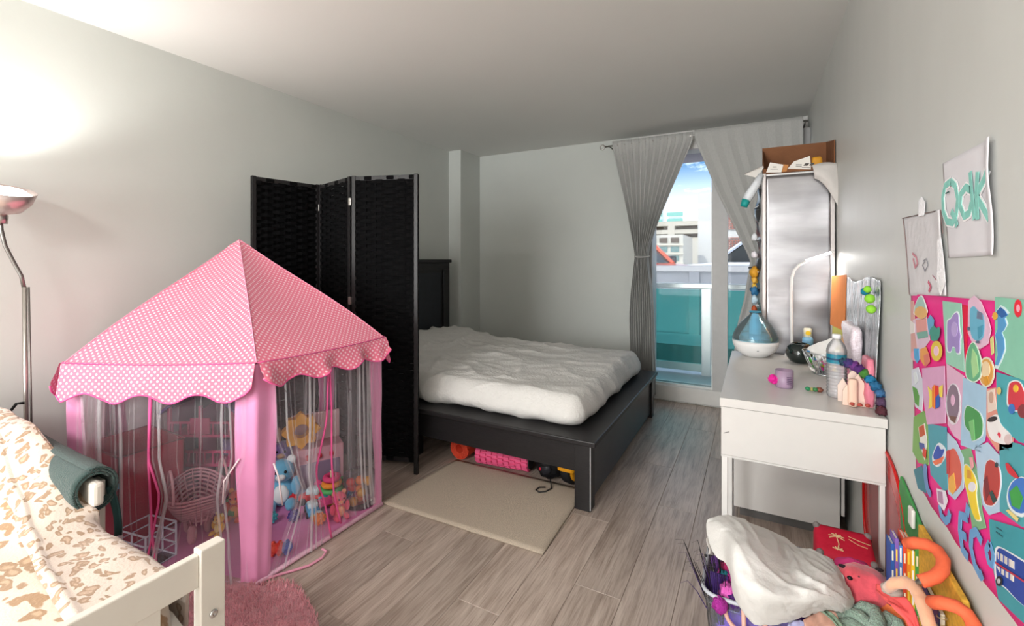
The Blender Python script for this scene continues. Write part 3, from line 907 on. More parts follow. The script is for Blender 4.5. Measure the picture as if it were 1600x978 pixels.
# ---------------------------------------------------------------- things inside the tent
G = 'toys inside the play tent'
ZM = .015
# maroon storage box beside the tent's rear left
g = thing('storage_bin', 'dark red fabric storage box standing at the left inside the tent', 'storage box', (-2.6, 1.05, ZM), 0)
mr_ = mat('maroon_fabric', lin('a81f3e'), .8, var=.08, vscale=30, bump=.2, bscale=120)
mb = MB(); x0, x1, y0, y1, h = -2.76, -2.42, .93, 1.19, .40
for a in ((x0, x1, y0, y0 + .008), (x0, x1, y1 - .008, y1), (x0, x0 + .008, y0, y1), (x1 - .008, x1, y0, y1)):
    mb.box(*a, ZM, ZM + h)
mb.box(x0, x1, y0, y1, ZM, ZM + .008); mb.build('box_body', mr_, g)
mb = MB(); mb.tube([(x0, y0, ZM + h), (x1, y0, ZM + h), (x1, y1, ZM + h), (x0, y1, ZM + h)], .005, 6, True); mb.build('rim', C('741a31', .7), g)
mb = MB(); mb.prism([(x0 - .03, y0 - .012, .25), (x1 + .01, y0 - .012, .285), (x1 + .01, y0 - .012, .31), (x0 - .03, y0 - .012, .275)], (0, .010, 0)); mb.build('blue_band', C('5aa7c9', .5), g, label='light blue plastic strip')
# doll's house
def dollhouse():
    X, Y = -2.57, 1.40; W2, D2 = .17, .10
    g = thing('dollhouse', 'pink and purple wooden dolls house with open floors inside the tent', 'dolls house', (X, Y, ZM), R(28))
    mw = Tm((X, Y, ZM), 0, 0, R(28)); pk = C('d8447f', .5); pu = C('6b4f93', .5); gr = C('55585c', .6)
    def bx(nm, m, *a):
        return MB().box(*a, mw).build(nm, m, g)
    bx('back_wall', gr, -W2, W2, D2 - .008, D2, 0, .5)
    for k, z in enumerate((.04, .19, .34)):
        bx('floor_board', pk, -W2, W2, -D2, D2, z, z + .014)
    for xx in (-W2, W2 - .014, -.01):
        bx('post', pk, xx, xx + .014, -D2, -D2 + .014, 0, .5)
        bx('divider', C('c06a9a', .5), xx, xx + .010, -D2 + .014, D2, 0, .48)
    for k, z in enumerate((.23, .38)):
        for q in range(9):
            xx = -W2 + .02 + q * .042
            bx('baluster', pk, xx, xx + .007, -D2, -D2 + .007, z - .03, z + .03)
        bx('handrail', pk, -W2, W2, -D2 - .002, -D2 + .010, z + .03, z + .04)
    for s in (-1, 1):
        MB().prism([mw @ Vector(p) for p in ((s * (W2 + .03), -D2 - .02, .46), (s * .0, -D2 - .02, .62), (0, -D2 - .02, .635), (s * (W2 + .03), -D2 - .02, .475))], mw.to_3x3() @ Vector((0, 2 * D2 + .04, 0))).build('roof_slope', pu, g)
    bx('window_frame', pk, -.05, .05, -D2 - .006, -D2 + .004, .36, .44)
    bx('toy_bed', C('e7a9cf', .6), -.15, -.06, -.06, .08, .054, .09)
    bx('toy_cabinet', C('8e78b5', .6), .05, .14, 0, .08, .204, .29)
dollhouse()
def plush(name, label, c, p, s, col, col2, rz=0, group=None, ears='round', lean=0):
    g = thing(name, label, 'soft toy', p, rz, group)
    mw = Tm(p, lean, 0, rz); m = C(col, .9, bump=.3, sheen=.5); m2 = C(col2, .9, sheen=.4)
    def bl(nm, mm, c_, r_, par=g):
        return MB().blob((0, 0, 0), [q * s for q in r_], .06, 3, 16, mx=None).build(nm, mm, par, smooth=True) if False else _bl(nm, mm, c_, r_, par)
    def _bl(nm, mm, c_, r_, par):
        b_ = MB(); b_.blob((0, 0, 0), [q * s for q in r_], .06, 3, 16)
        b_.v = [tuple(mw @ (Vector(v) + Vector(c_) * s)) for v in b_.v]
        return b_.build(nm, mm, par, smooth=True)
    bl('body', m, (0, 0, .42), (.36, .30, .42))
    hd = bl('head', m, (0, -.04, 1.05), (.36, .33, .33))
    for sx in (-1, 1):
        if ears == 'round': bl('ear', m2, (sx * .27, 0, 1.34), (.13, .07, .13), hd)
        else: bl('ear', m2, (sx * .15, .02, 1.55), (.08, .06, .30), hd)
        bl('arm', m, (sx * .40, -.12, .58), (.14, .14, .28))
        bl('leg', m, (sx * .26, -.32, .14), (.15, .30, .14))
        bl('eye', C('151515', .2), (sx * .13, -.35, 1.12), (.04, .03, .045), hd)
    bl('muzzle', m2, (0, -.33, .97), (.14, .1, .1), hd)
    bl('tummy', m2, (0, -.22, .42), (.22, .12, .28))
    return g
def bumpy_ball(label, p, r, col, group=None, n=26):
    g = thing('bumpy_ball', label, 'ball', p, 0, group)
    MB().blob(p + Vector((0, 0, r)), r * .82, 0, 1, 20).build('core', C(col, .5), g, smooth=True)
    mb = MB()
    for i in range(n):
        ph = math.acos(1 - 2 * (i + .5) / n); th = math.pi * (1 + 5 ** .5) * i
        d = Vector((math.cos(th) * math.sin(ph), math.sin(th) * math.sin(ph), math.cos(ph)))
        mb.blob(p + Vector((0, 0, r)) + d * r * .80, r * .2, 0, 1, 8)
    mb.build('knobs', C(col, .5), g, smooth=True)
def toy_car(label, p, s, col, rz, group=None):
    g = thing('toy_car', label, 'toy car', p, rz, group); mw = Tm(p, 0, 0, rz)
    MB().rbox(-.5 * s, .5 * s, -.26 * s, .26 * s, .1 * s, .34 * s, .07 * s, (6, 4, 4), mx=mw).build('body', C(col, .35), g, smooth=True)
    MB().rbox(-.25 * s, .22 * s, -.22 * s, .22 * s, .30 * s, .55 * s, .08 * s, (6, 4, 4), mx=mw).build('cabin', C('cfe6ee', .2), g, smooth=True)
    for a in (-.3, .3):
        for b in (-.27, .27):
            MB().lathe([(.03 * s, -.04 * s), (.12 * s, -.04 * s), (.13 * s, 0), (.12 * s, .04 * s), (.03 * s, .04 * s)], n=14, mx=Matrix.Rotation(R(90), 4, 'X')).build  # shape below
            k = MB().lathe([(.03 * s, -.04 * s), (.12 * s, -.04 * s), (.13 * s, 0), (.12 * s, .04 * s), (.03 * s, .04 * s)], n=14, mx=Matrix.Rotation(R(90), 4, 'X'))
            k.v = [tuple(mw @ (Vector(v) + Vector((a * s, b * s, .13 * s)))) for v in k.v]; k.build('wheel', C('26262a', .6), g, smooth=False)
def ring_stack(label, p, s, cols, group=None):
    g = thing('stacking_rings', label, 'stacking toy', p, 0, group)
    MB().lathe([(.01, 0), (.5 * s, 0), (.52 * s, .06 * s), (.08 * s, .1 * s), (.06 * s, len(cols) * .25 * s + .2 * s), (.01, len(cols) * .25 * s + .25 * s)], p, 18).build('base', C('f1e3c0', .5), g, smooth=True)
    for i, c in enumerate(cols):
        r = (.42 - .05 * i) * s; z = p.z + .2 * s + i * .25 * s
        MB().tube([(p.x + r * math.cos(t * .449), p.y + r * math.sin(t * .449), z) for t in range(14)], .12 * s, 8, True).build('ring', C(c, .5), g, smooth=True, label=None)
def gear_toy(label, p, r, col, th=.03, group=None, rx=R(90), rz=0):
    """chunky plastic flower / gear ring standing on edge"""
    g = thing('flower_ring_toy', label, 'toy', p, rz, group); mw = Tm(p + Vector((0, 0, r * 1.15)), rx, 0, rz)
    mb = MB(); n = 32; vs = []; fs_ = []
    for i in range(n):
        t = 2 * math.pi * i / n; ro = r * (1 + .14 * math.cos(8 * t)); ri = r * .42
        for (q, z) in ((ri, -th / 2), (ro, -th / 2), (ro, th / 2), (ri, th / 2)):
            vs.append(mw @ Vector((q * math.cos(t), q * math.sin(t), z)))
    for i in range(n):
        for j in range(4):
            fs_.append((i * 4 + j, i * 4 + (j + 1) % 4, ((i + 1) % n) * 4 + (j + 1) % 4, ((i + 1) % n) * 4 + j))
    mb.add(vs, fs_); mb.build('ring', C(col, .45), g, bevel=.002)
    for i in range(4):
        t = math.pi / 4 + i * math.pi / 2; k = MB()
        k.box(-.01, .01, -.004, .004, -.012, .012, mw @ Matrix.Translation((r * .7 * math.cos(t), r * .7 * math.sin(t), 0)) @ Matrix.Rotation(t, 4, 'Z')); k.build('spoke_mark', C('ffffff', .5), g)
def bowl_cradle():
    p = Vector((-2.25, 1.16, ZM)); g = thing('doll_carrier', 'dusty pink woven doll carrier with looping handle near the tent centre', 'doll carrier', p, R(-20))
    mw = Tm(p + Vector((0, 0, .08)), 0, 0, R(-20)); m = C('c58b98', .8, bump=.4)
    mb = MB()
    for j in range(9):
        t = j / 8; r = .07 + .075 * math.sin(t * 1.5); z = t * .12
        mb.tube([mw @ Vector((r * 1.25 * math.cos(a * .2618), r * .8 * math.sin(a * .2618), z + .035 * abs(math.cos(a * .2618)) ** 2)) for a in range(24)], .0055, 5, True)
    mb.build('woven_side', m, g, smooth=True)
    mb = MB()
    for a in range(20):
        t = a * math.pi / 10; mb.tube([mw @ Vector((.07 * 1.25 * math.cos(t), .07 * .8 * math.sin(t), 0)), mw @ Vector((.145 * 1.25 * math.cos(t), .145 * .8 * math.sin(t), .12 + .035 * math.cos(t) ** 2))], .003, 5)
    mb.build('ribs', m, g)
    MB().blob(mw @ Vector((0, 0, .01)), (.085, .058, .014), 0).build('base', m, g, smooth=True)
    for s in (-1, 1):
        MB().tube([mw @ Vector((.11 * math.cos(t * .314), s * .10, .13 + .10 * math.sin(t * .314))) for t in range(11)], .006, 6).build('handle', C('d8a2ab', .7), g, smooth=True)
    for k, q in enumerate(((-.1, -.06), (.1, -.06), (0, .08))):
        MB().blob(mw @ Vector((q[0] * .6, q[1] * .5, -.045)), (.02, .02, .045), 0, n=10).build('foot', m, g, smooth=True)
bowl_cradle()
g = thing('toy_crate', 'small clear plastic crate on the tent mat by the left opening', 'crate', (-2.24, .96, ZM), R(10))
mw = Tm((-2.24, .96, ZM), 0, 0, R(10)); mb = MB()
for z in (0, .05, .1, .14): mb.tube([mw @ Vector(p) for p in ((-.08, -.06, z + .004), (.08, -.06, z + .004), (.08, .06, z + .004), (-.08, .06, z + .004))], .004, 5, True)
for (a, b) in ((-.08, -.06), (.08, -.06), (.08, .06), (-.08, .06), (0, -.06), (0, .06)): mb.tube([mw @ Vector((a, b, .002)), mw @ Vector((a, b, .146))], .004, 5)
mb.build('lattice', C('d7d7e8', .3), g); MB().box(-.08, .08, -.06, .06, .0, .004, mw).build('base', clear_plastic, g)

# bright toys heaped over the mat
plush('plush_toy', 'light blue soft toy with white muzzle sitting on the tent mat', 0, Vector((-2.14, 1.50, ZM)), .17, '6fb4d8', 'e8eef2', R(50), None)
plush('plush_toy', 'red and orange soft toy leaning among toys left inside the tent', 0, Vector((-2.22, 1.32, ZM)), .10, 'ee5a38', 'f6a05a', R(30), None)
plush('plush_toy', 'small yellow soft toy beside the doll carrier inside the tent', 0, Vector((-2.17, 1.21, ZM)), .065, 'f2b93c', 'f7dd90', R(10), None)
plush('plush_toy', 'round coral pink soft toy by the tent corner nearest the rug', 0, Vector((-1.79, 1.56, ZM)), .09, 'ee5f7f', 'f4a083', R(70), None)
plush('doll', 'doll in purple with tan face standing at the back of the tent', 0, Vector((-2.38, 1.68, ZM)), .16, '9a83c9', 'e9c2a6', R(40), None, 'long')
gear_toy('yellow flower-shaped toy wheel held up behind the front corner of the tent', Vector((-2.15, 1.62, .26)), .085, 'f3b13d', .05, rz=R(60))
g = thing('toy_kitchen', 'small pink and cream toy kitchen with red knobs at the back of the tent', 'toy kitchen', (-2.14, 1.72, ZM), R(60)); mw = Tm((-2.14, 1.72, ZM), 0, 0, R(60))
MB().box(-.12, .12, -.08, .05, 0, .245, mw).build('cabinet', C('d9a5b4', .5), g, bevel=.006)
MB().box(-.10, .10, -.088, -.078, .03, .17, mw).build('oven_door', C('8d7a94', .4), g, bevel=.004)
for q in range(3): MB().lathe([(.004, 0), (.014, 0), (.014, .012), (.004, .012)], mw @ Vector((-.06 + .06 * q, -.08, .20)), 12, Matrix.Rotation(R(90), 4, 'X')).build('knob', C('d43b46', .4), g)
MB().box(-.12, .12, .03, .05, .245, .40, mw).build('splashback', C('e8c4cc', .5), g, bevel=.004)
ring_stack('stacking toy with blue, green, orange and pink rings near the tent back', Vector((-1.96, 1.66, ZM)), .12, ['3f8fc6', '5fb36a', 'f1973a', 'e2497f'])
toy_car('red toy car on the tent mat behind the curtain opening', Vector((-2.02, 1.60, ZM)), .14, 'd8323c', R(30))
toy_car('bright blue toy car before the red one on the tent mat', Vector((-1.93, 1.52, ZM)), .11, '2f9fd0', R(-30))
toy_car('small yellow toy car nearest the curtain opening on the tent mat', Vector((-1.86, 1.50, ZM)), .07, 'f2c230', R(20))
bumpy_ball('dark purple bumpy ball on the tent mat', Vector((-1.95, 1.43, ZM)), .03, '4a3a86')
bumpy_ball('orange bumpy ball beside the coral soft toy inside the tent', Vector((-1.82, 1.47, ZM)), .030, 'f1873f')
bumpy_ball('blue bumpy ball at the foot of the tent back corner', Vector((-1.90, 1.72, ZM)), .030, '3c86c2')
bumpy_ball('teal bumpy ball lying before the light blue soft toy', Vector((-2.03, 1.37, ZM)), .03, '49a8b8')
g = thing('caterpillar_rattle', 'purple, red and blue bumpy caterpillar rattle near the front edge of the tent mat', 'rattle', (-1.80, 1.235, ZM), R(35))
for q, c in enumerate(('7a56b8', 'ee5a48', 'e8443c', '5a6ac0')):
    k = MB(); ctr_ = Vector((-1.825 + q * .021, 1.205 + q * .018, ZM + .030))
    k.blob(ctr_, .024, 0, 1, 14)
    for t in range(8): k.blob(ctr_ + Vector((-.5 * math.cos(t * .785) * .026, .6 * math.cos(t * .785) * .026, .026 * math.sin(t * .785) * 1.0)), .007, 0, 1, 6)
    k.build('bead', C(c, .5), g, smooth=True)
g = thing('clear_toy_drum', 'clear toy drum full of orange and red balls near the tent corner', 'toy drum', (-1.80, 1.70, ZM))
MB().lathe([(.075, 0), (.08, .01), (.08, .15), (.075, .16)], (-1.80, 1.70, ZM), 26).build('shell', clear_plastic, g, smooth=True)
for q in range(9):
    t = q * 2.4; r = .045 if q % 3 else .0
    MB().blob((-1.80 + r * math.cos(t), 1.70 + r * math.sin(t), ZM + .03 + .045 * (q // 3)), .022, .1, 3, 10).build('ball', C(['ef7f3c', 'd7413c', 'e9a53d'][q % 3], .5), g, smooth=True)
cols = ['d8323c', '2f9fd0', 'f2c230', '57a85c', 'ee7f3c', '8a5cc0', 'e95f9a', '3f6fb8', '49a8b8']
nm = ['red', 'sky blue', 'yellow', 'green', 'orange', 'purple', 'pink', 'navy', 'teal']
proto = {}
for q in range(34):
    if q < 14: xx = random.uniform(-2.33, -2.10); yy = random.uniform(1.30, 1.56)
    else: xx = random.uniform(-2.2, -1.87); yy = random.uniform(1.56, 1.76)
    c = q % 9; s = random.uniform(.020, .034); rz = random.uniform(0, 3)
    mw = Tm((xx, yy, ZM + (.0 if q % 3 else .03)), 0, 0, rz)
    g = MB()
    if q % 2:
        g.rbox(-s * 1.3, s * 1.3, -s * .65, s * .65, 0, s * .9, .002, (2, 2, 2), mx=mw)
        for a in (-.65, .65):
            for b in (-.32, .32): g.lathe([(.001, s * .88), (.2 * s, s * .88), (.2 * s, s * 1.1), (.001, s * 1.1)], (0, 0, 0), 8, mx=mw @ Matrix.Translation((a * s, b * s, 0)))
        o = g.build('toy_brick', C(cols[c], .4), None); tag(o, nm[c] + ' studded plastic toy brick in the heap at the tent ' + ('middle' if q < 14 else 'back'), 'toy brick', 'toy bricks heaped in the tent')
    else:
        g.blob(mw @ Vector((0, 0, s)), s, .0, 1, 12); g.blob(mw @ Vector((s * .9, 0, s * 1.2)), s * .55, 0, 1, 10); g.blob(mw @ Vector((-s * .7, s * .5, s * .6)), s * .5, 0, 1, 8); g.blob(mw @ Vector((-s * .7, -s * .5, s * .6)), s * .5, 0, 1, 8)
        o = g.build('toy_animal', C(cols[c], .5), None, smooth=True); tag(o, 'small ' + nm[c] + ' rubbery toy animal in the heap at the tent ' + ('middle' if q < 14 else 'back'), 'toy', 'little toy animals heaped in the tent')

# ================================================================ FLOOR THINGS NEAR THE BED
wv_m = mat('woven_beige_mat', lin('cdbdaa'), .9, var=.22, vscale=260, bump=.7, bscale=420)
mb = MB()
def rugf(u, v):
    a = Vector((-1.725, 1.768, .0)).lerp(Vector((-.805, 1.786, 0)), u); b = Vector((-1.665, 2.37, 0)).lerp(Vector((-.822, 2.39, 0)), u)
    p = a.lerp(b, v); p.z = .011 + .0015 * nz(p.x * 6, p.y * 6); return p
mb.grid(30, 20, rugf); o = mb.build('floor_rug', wv_m, smooth=True); o.modifiers.new('t', 'SOLIDIFY').thickness = .009
tag(o, 'flat woven beige rug on the wood floor beside the black bed', 'rug')

def spiral_mat():
    g = thing('rolled_mat', 'rolled orange-red foam exercise mat under the bed', 'exercise mat', (-1.665, 2.5, 0))
    vs = []; fs_ = []; n = 100; r0, r1, cz = .024, .066, .068
    for yy in (2.40, 2.78):
        for i in range(n + 1):
            t = i / n; r = r0 + (r1 - r0) * t; a = t * math.pi * 2 * 5
            for q in (r, r + .0052): vs.append((-1.665 + q * math.cos(a), yy, cz + q * math.sin(a)))
    m_ = 2 * (n + 1)
    for i in range(n):
        a = i * 2
        fs_ += [(a, a + 1, a + 3, a + 2), (m_ + a, m_ + a + 2, m_ + a + 3, m_ + a + 1), (a, a + 2, m_ + a + 2, m_ + a), (a + 1, m_ + a + 1, m_ + a + 3, a + 3)]
    MB().add(vs, fs_).build('rolled_sheet', C('ee5238', .6), g)
    MB().tube([(-1.665 + .072 * math.cos(t * .3), 2.52, cz + .072 * math.sin(t * .3)) for t in range(21)], .004, 5, True).build('strap', C('7c2b22', .7), g)
spiral_mat()
g = thing('foam_roller', 'pink ridged foam massage roller lying under the bed edge', 'foam roller', (-1.35, 2.43, 0), 0)
pa, pb = Vector((-1.53, 2.42, .068)), Vector((-1.19, 2.46, .068)); ax = (pb - pa).normalized(); ex = ax.cross(Vector((0, 0, 1))).normalized(); ez_ = Vector((0, 0, 1)); pk = C('ee5f8f', .65)
MB().tube([pa, pb], .054, 24).build('core', pk, g, smooth=False)
mb = MB(); LL = (pb - pa).length
for i in range(9):
    for j in range(14):
        t = 2 * math.pi * (j + .5 * (i % 2)) / 14; d = ex * math.cos(t) + ez_ * math.sin(t); tg = -ex * math.sin(t) + ez_ * math.cos(t)
        c = pa + ax * (LL * (i + .5) / 9) + d * .057; hl, hw = LL / 9 * .42, .0095 if j % 3 else .006
        mb.add([c + ax * a * hl + tg * b * hw + d * e_ for e_ in (-.005, .007) for (a, b) in ((-1, -1), (1, -1), (1, 1), (-1, 1))], [(0, 1, 2, 3), (7, 6, 5, 4), (0, 4, 5, 1), (1, 5, 6, 2), (2, 6, 7, 3), (3, 7, 4, 0)])
o = mb.build('massage_pads', pk, g); o['kind'] = 'stuff'
MB().tube([pb, pb + ax * .006], .05, 20).build('end_cap', C('2a2a2c', .6), g)
g = thing('drawstring_bag', 'black drawstring bag with cord loop hanging out under the bed', 'bag', (-1.06, 2.43, 0)); bk = C('141417', .6, bump=.3)
MB().blob((-1.06, 2.46, .085), (.085, .09, .083), .22, 3.5, 24).build('bag_body', bk, g, smooth=True)
MB().blob((-1.06, 2.385, .075), (.04, .016, .035), .1, 3, 12).build('side_pocket', C('1d1d24', .5), g, smooth=True)
MB().blob((-1.085, 2.37, .075), (.007, .004, .010), 0, 1, 8).build('red_tab', C('c5223a', .5), g)
mb = MB(); mb.tube([(-1.02, 2.36, .05), (-1.0, 2.33, .025), (-.985, 2.30, .018), (-1.0, 2.26, .016), (-1.03, 2.235, .016), (-1.055, 2.25, .016), (-1.05, 2.285, .016), (-1.02, 2.30, .016)], .0035, 6); mb.build('cord_loop', bk, g, smooth=True)
g = thing('ab_wheel', 'yellow and black exercise wheel under the bed beside its leg', 'exercise wheel', (-.92, 2.45, 0)); mwh = Tm((-.92, 2.45, .085), 0, R(90), R(-15))
MB().lathe([(.03, -.03), (.075, -.03), (.084, -.02), (.084, .02), (.075, .03), (.03, .03)], n=30, mx=mwh).build('tyre', C('17171a', .6), g, smooth=True)
MB().lathe([(.012, -.036), (.05, -.036), (.062, -.031), (.062, .031), (.05, .036), (.012, .036)], n=24, mx=mwh).build('hub', C('f0a51e', .45), g)
MB().rbox(-.97, -.87, 2.34, 2.42, .10, .165, .012, (4, 4, 4)).build('yellow_grip', C('f0a51e', .45), g, smooth=True)
MB().tube([mwh @ Vector((0, 0, -.09)), mwh @ Vector((0, 0, .09))], .013, 12).build('handle', C('17171a', .6), g)

# ================================================================ FLOOR LAMP
g = thing('floor_lamp', 'silver gooseneck floor lamp with upturned bowl shade by the left wall', 'floor lamp', (-2.84, .77, 0))
MB().lathe([(.005, 0), (.125, 0), (.125, .012), (.10, .022), (.015, .03), (.005, .03)], (-2.84, .77, 0), 30).build('base', steel, g, smooth=True)
MB().tube([(-2.845, .767, .02), (-2.845, .762, .6), (-2.845, .757, 1.15)], .0085, 10).build('pole', steel, g, smooth=True)
MB().tube([(-2.833, .779, .02), (-2.833, .775, .6), (-2.836, .768, 1.15)], .004, 8).build('cable_tube', C('77736f', .4, metal=.6), g, smooth=True)
MB().tube([(-2.845, .757, 1.14), (-2.847, .748, 1.20), (-2.85, .725, 1.26), (-2.85, .700, 1.33), (-2.85, .688, 1.40), (-2.85, .686, 1.44)], .0075, 10).build('gooseneck', C('8b8885', .35, metal=.9), g, smooth=True)
MB().lathe([(.006, 0), (.022, 0), (.024, .035), (.014, .045)], (-2.85, .686, 1.425), 18).build('lamp_holder', steel, g, smooth=True)
sh = MB().lathe([(.02, 0), (.06, .018), (.088, .06), (.098, .105), (.096, .106), (.084, .062), (.056, .024), (.02, .008)], (-2.85, .690, 1.468), 36, cap=False, mx=Matrix.Rotation(R(20), 4, 'Y'))
sh.build('lamp_shade', mat('satin_nickel_shade', lin('d3c3c0'), .32, .75, var=.04), g, smooth=True)
MB().lathe([(.004, .0), (.05, .004), (.078, .015), (.086, .022), (.06, .042), (.02, .05), (.004, .05)], (-2.826, .690, 1.53), 30, Matrix.Rotation(R(20), 4, 'Y')).build('bulb_diffuser', mat('lit_diffuser', (1, 1, 1), .5, emit=(1, .97, .9), estr=3.5), g, smooth=True)
MB().tube([(-2.84, .755, .64), (-2.855, .735, .64), (-2.872, .715, .60), (-2.862, .72, .54), (-2.835, .745, .47), (-2.82, .765, .43)], .006, 8).build('black_cable', C('121212', .5), g, smooth=True)
MB().blob((-2.815, .765, .40), (.02, .018, .05), 0, 1, 14).build('inline_switch', C('141414', .5), g, smooth=True)
lamp('floor_lamp_light', 'SPOT', (-2.80, .70, 1.60), 20, (1, .98, .94), (R(180), R(14), 0), shadow_soft_size=.08, spot_size=R(140), spot_blend=.5)

# ================================================================ TODDLER BED
tb = thing('toddler_bed', 'cream painted childs bed with slatted footboard in the bottom left corner', 'bed', (-2.0, .25, 0))
XF = -1.135
for yy in (.585, -.14):
    box('foot_post', cream_wood, XF - .02, XF + .012, yy, yy + .055, 0, .60, tb, bevel=.003)
box('foot_top_rail', cream_wood, XF - .015, XF + .005, -.085, .585, .515, .59, tb, bevel=.003)
box('foot_mid_rail', cream_wood, XF - .015, XF + .005, -.085, .585, .36, .40, tb, bevel=.003)
for (a, b) in ((.44, .53), (.27, .36), (.10, .19), (-.07, .02)):
    box('foot_slat', cream_wood, XF - .012, XF + .002, a - .02, b - .02, .20, .516, tb, bevel=.002)
box('foot_low_rail', cream_wood, XF - .015, XF + .005, -.085, .585, .20, .26, tb, bevel=.003)
MB().lathe([(.002, 0), (.009, 0), (.009, .004), (.005, .005), (.002, .003)], (XF + .012, .612, .44), 14, Matrix.Rotation(R(90), 4, 'Y')).build('bolt', chrome, tb, smooth=True)
MB().lathe([(.002, 0), (.009, 0), (.009, .004), (.005, .005), (.002, .003)], (XF + .012, .612, .24), 14, Matrix.Rotation(R(90), 4, 'Y')).build('bolt', chrome, tb, smooth=True)
for yy in (.61, -.13):
    box('side_rail', cream_wood, -2.78, XF - .02, yy, yy + .022, .20, .33, tb, bevel=.003)
box('headboard', cream_wood, -2.83, -2.80, -.14, .655, 0, .70, tb, bevel=.004)
box('guard_rail', cream_wood, -2.78, -1.735, .606, .634, .53, .60, tb, bevel=.01)
box('guard_rail', cream_wood, -2.78, -1.80, .610, .630, .40, .46, tb, bevel=.004)
box('guard_post', cream_wood, -1.84, -1.79, .634, .656, .20, .585, tb, bevel=.004)
box('guard_post', cream_wood, -2.60, -2.55, .634, .656, .20, .585, tb, bevel=.004)
box('slatted_base', cream_wood, -2.80, XF - .02, -.12, .61, .20, .225, tb)
mm = thing('toddler_mattress', 'small white mattress lying in the cream childs bed', 'mattress', (-1.97, .24, .23))
MB().rbox(-2.79, -1.165, -.11, .60, .23, .43, .05, (20, 12, 4)).build('mattress_cover', C('ece7df', .8), mm, smooth=True)
# under blanket
def zb(x, y):
    z = .505 + .012 * nz(x * 3, y * 4, 1) + .01 * nz(x * 7, y * 7, 5)
    z += .13 * sm(-1.62, -2.25, x) * sm(.42, .60, y) + .06 * sm(-1.75, -2.4, x)
    return z
def under(u, v):
    x = -2.76 + 1.585 * u; y = -.10 + .66 * v
    z = zb(x, y) - .012 - .03 * sm(.5, .56, y)
    if u > .985: z -= .06
    return Vector((x, y, z))
o = MB().grid(80, 40, under).build('leopard_blanket', leopard2, smooth=True, solid=.008)
tag(o, 'large-spotted leopard print cover lying flat beneath the folded fleece on the childs bed', 'blanket')
def top(u, v):
    x = -2.76 + 1.585 * u
    y0 = .50 - (x + 2.06) * .125; y0 = min(.53, y0) + .01 * nz(x * 5, 3)
    L_ = .60 - y0; drop = .10
    s = v * (L_ + drop + .02)
    y = y0 + min(s, L_); z = zb(x, y) + .004
    edge = sm(L_ - .03, L_ + .02, s)
    if s > L_:
        y = y0 + L_ + .012 * sm(L_, L_ + .03, s); z -= (s - L_) * (1 if x > -1.72 else .0)
    if x > -1.72: z += -.02 * edge
    if s < .02: z += .012 * math.sin(math.pi * s / .02 * .5 + .0) - .004
    z += .006 * nz(x * 11, s * 10, 2) + .007 * abs(nz(x * 5 + s * 9, s * 4, 8))
    if x > -1.23: z = max(z, .50)
    return Vector((x, y, z))
o = MB().grid(150, 40, top).build('leopard_blanket', leopard, smooth=True, solid=.009)
tag(o, 'cream and tan leopard print fleece blanket folded along the far side of the childs bed', 'blanket')
# rolled teal towel over the guard rail
g = thing('rolled_towel', 'dark teal green towel rolled round the guard rail of the childs bed', 'towel', (-2.1, .62, .6)); tl = mat('teal_terry', lin('1b413c'), .95, var=.25, vscale=120, bump=.9, bscale=300, sheen=.4)
vs = []; fs_ = []; nr = 60; nl = 24
for j in range(nl + 1):
    x = -2.50 + .735 * j / nl
    for i in range(nr + 1):
        t = i / nr; a = t * math.pi * 2 * 2.2 + .6; r = .046 + .017 * t + .003 * nz(x * 9, a)
        r *= 1 + .12 * sm(-1.9, -2.4, x)
        vs.append((x, .622 + r * math.cos(a) * .9, .572 + r * math.sin(a) * 1.05))
for j in range(nl):
    for i in range(nr):
        q = j * (nr + 1) + i; fs_.append((q, q + 1, q + nr + 2, q + nr + 1))
MB().add(vs, fs_).build('towel_roll', tl, g, smooth=True, solid=.006)
MB().grid(20, 10, lambda u, v: Vector((-1.80 + .03 * u + .02 * math.sin(v * 3), .662 + .02 * v + .006 * math.sin(u * 9), .56 - .16 * v))).build('towel_tail', C('25403f', .95), g, smooth=True, solid=.005)

# ================================================================ PINK SHAG RUG
pts = [(-2.10, .78), (-1.97, 1.02), (-1.80, 1.09), (-1.69, 1.10), (-1.62, 1.155), (-1.53, 1.15), (-1.44, 1.12), (-1.34, 1.08), (-1.24, .98), (-1.14, .80), (-1.05, .55), (-1.06, .28), (-1.3, .12), (-1.7, .10), (-2.05, .3)]
sh_m = mat('pink_shag', lin('f2a3af'), .95, var=.18, vscale=40, bump=1.0, bscale=240, sheen=.5)
cx, cy = -1.58, .62
mb = MB(); n = 90; ring = 24
def outl(a):
    k = len(pts); q = a / (2 * math.pi) * k; i0 = int(q) % k; t = q - int(q)
    p0, p1, p2, p3 = [Vector(pts[(i0 + d) % k]) for d in (-1, 0, 1, 2)]
    return .5 * ((2 * p1) + (p2 - p0) * t + (2 * p0 - 5 * p1 + 4 * p2 - p3) * t * t + (3 * p1 - p0 - 3 * p2 + p3) * t ** 3)
vs = []; fs_ = []
for j in range(ring + 1):
    for i in range(n):
        p = Vector((cx, cy)).lerp(outl(2 * math.pi * i / n), j / ring)
        z = .022 + .005 * nz(p.x * 40, p.y * 40) if j < ring else .002
        vs.append((p.x, p.y, z))
for j in range(ring):
    for i in range(n):
        a, b = j * n + i, j * n + (i + 1) % n; fs_.append((a, b, b + n, a + n))
prug = thing('shag_rug', 'fluffy pink shag rug on the floor between the tent and childs bed', 'rug', (cx, cy, 0))
MB().add(vs, fs_).build('rug_base', sh_m, prug, smooth=True)
mb = MB()
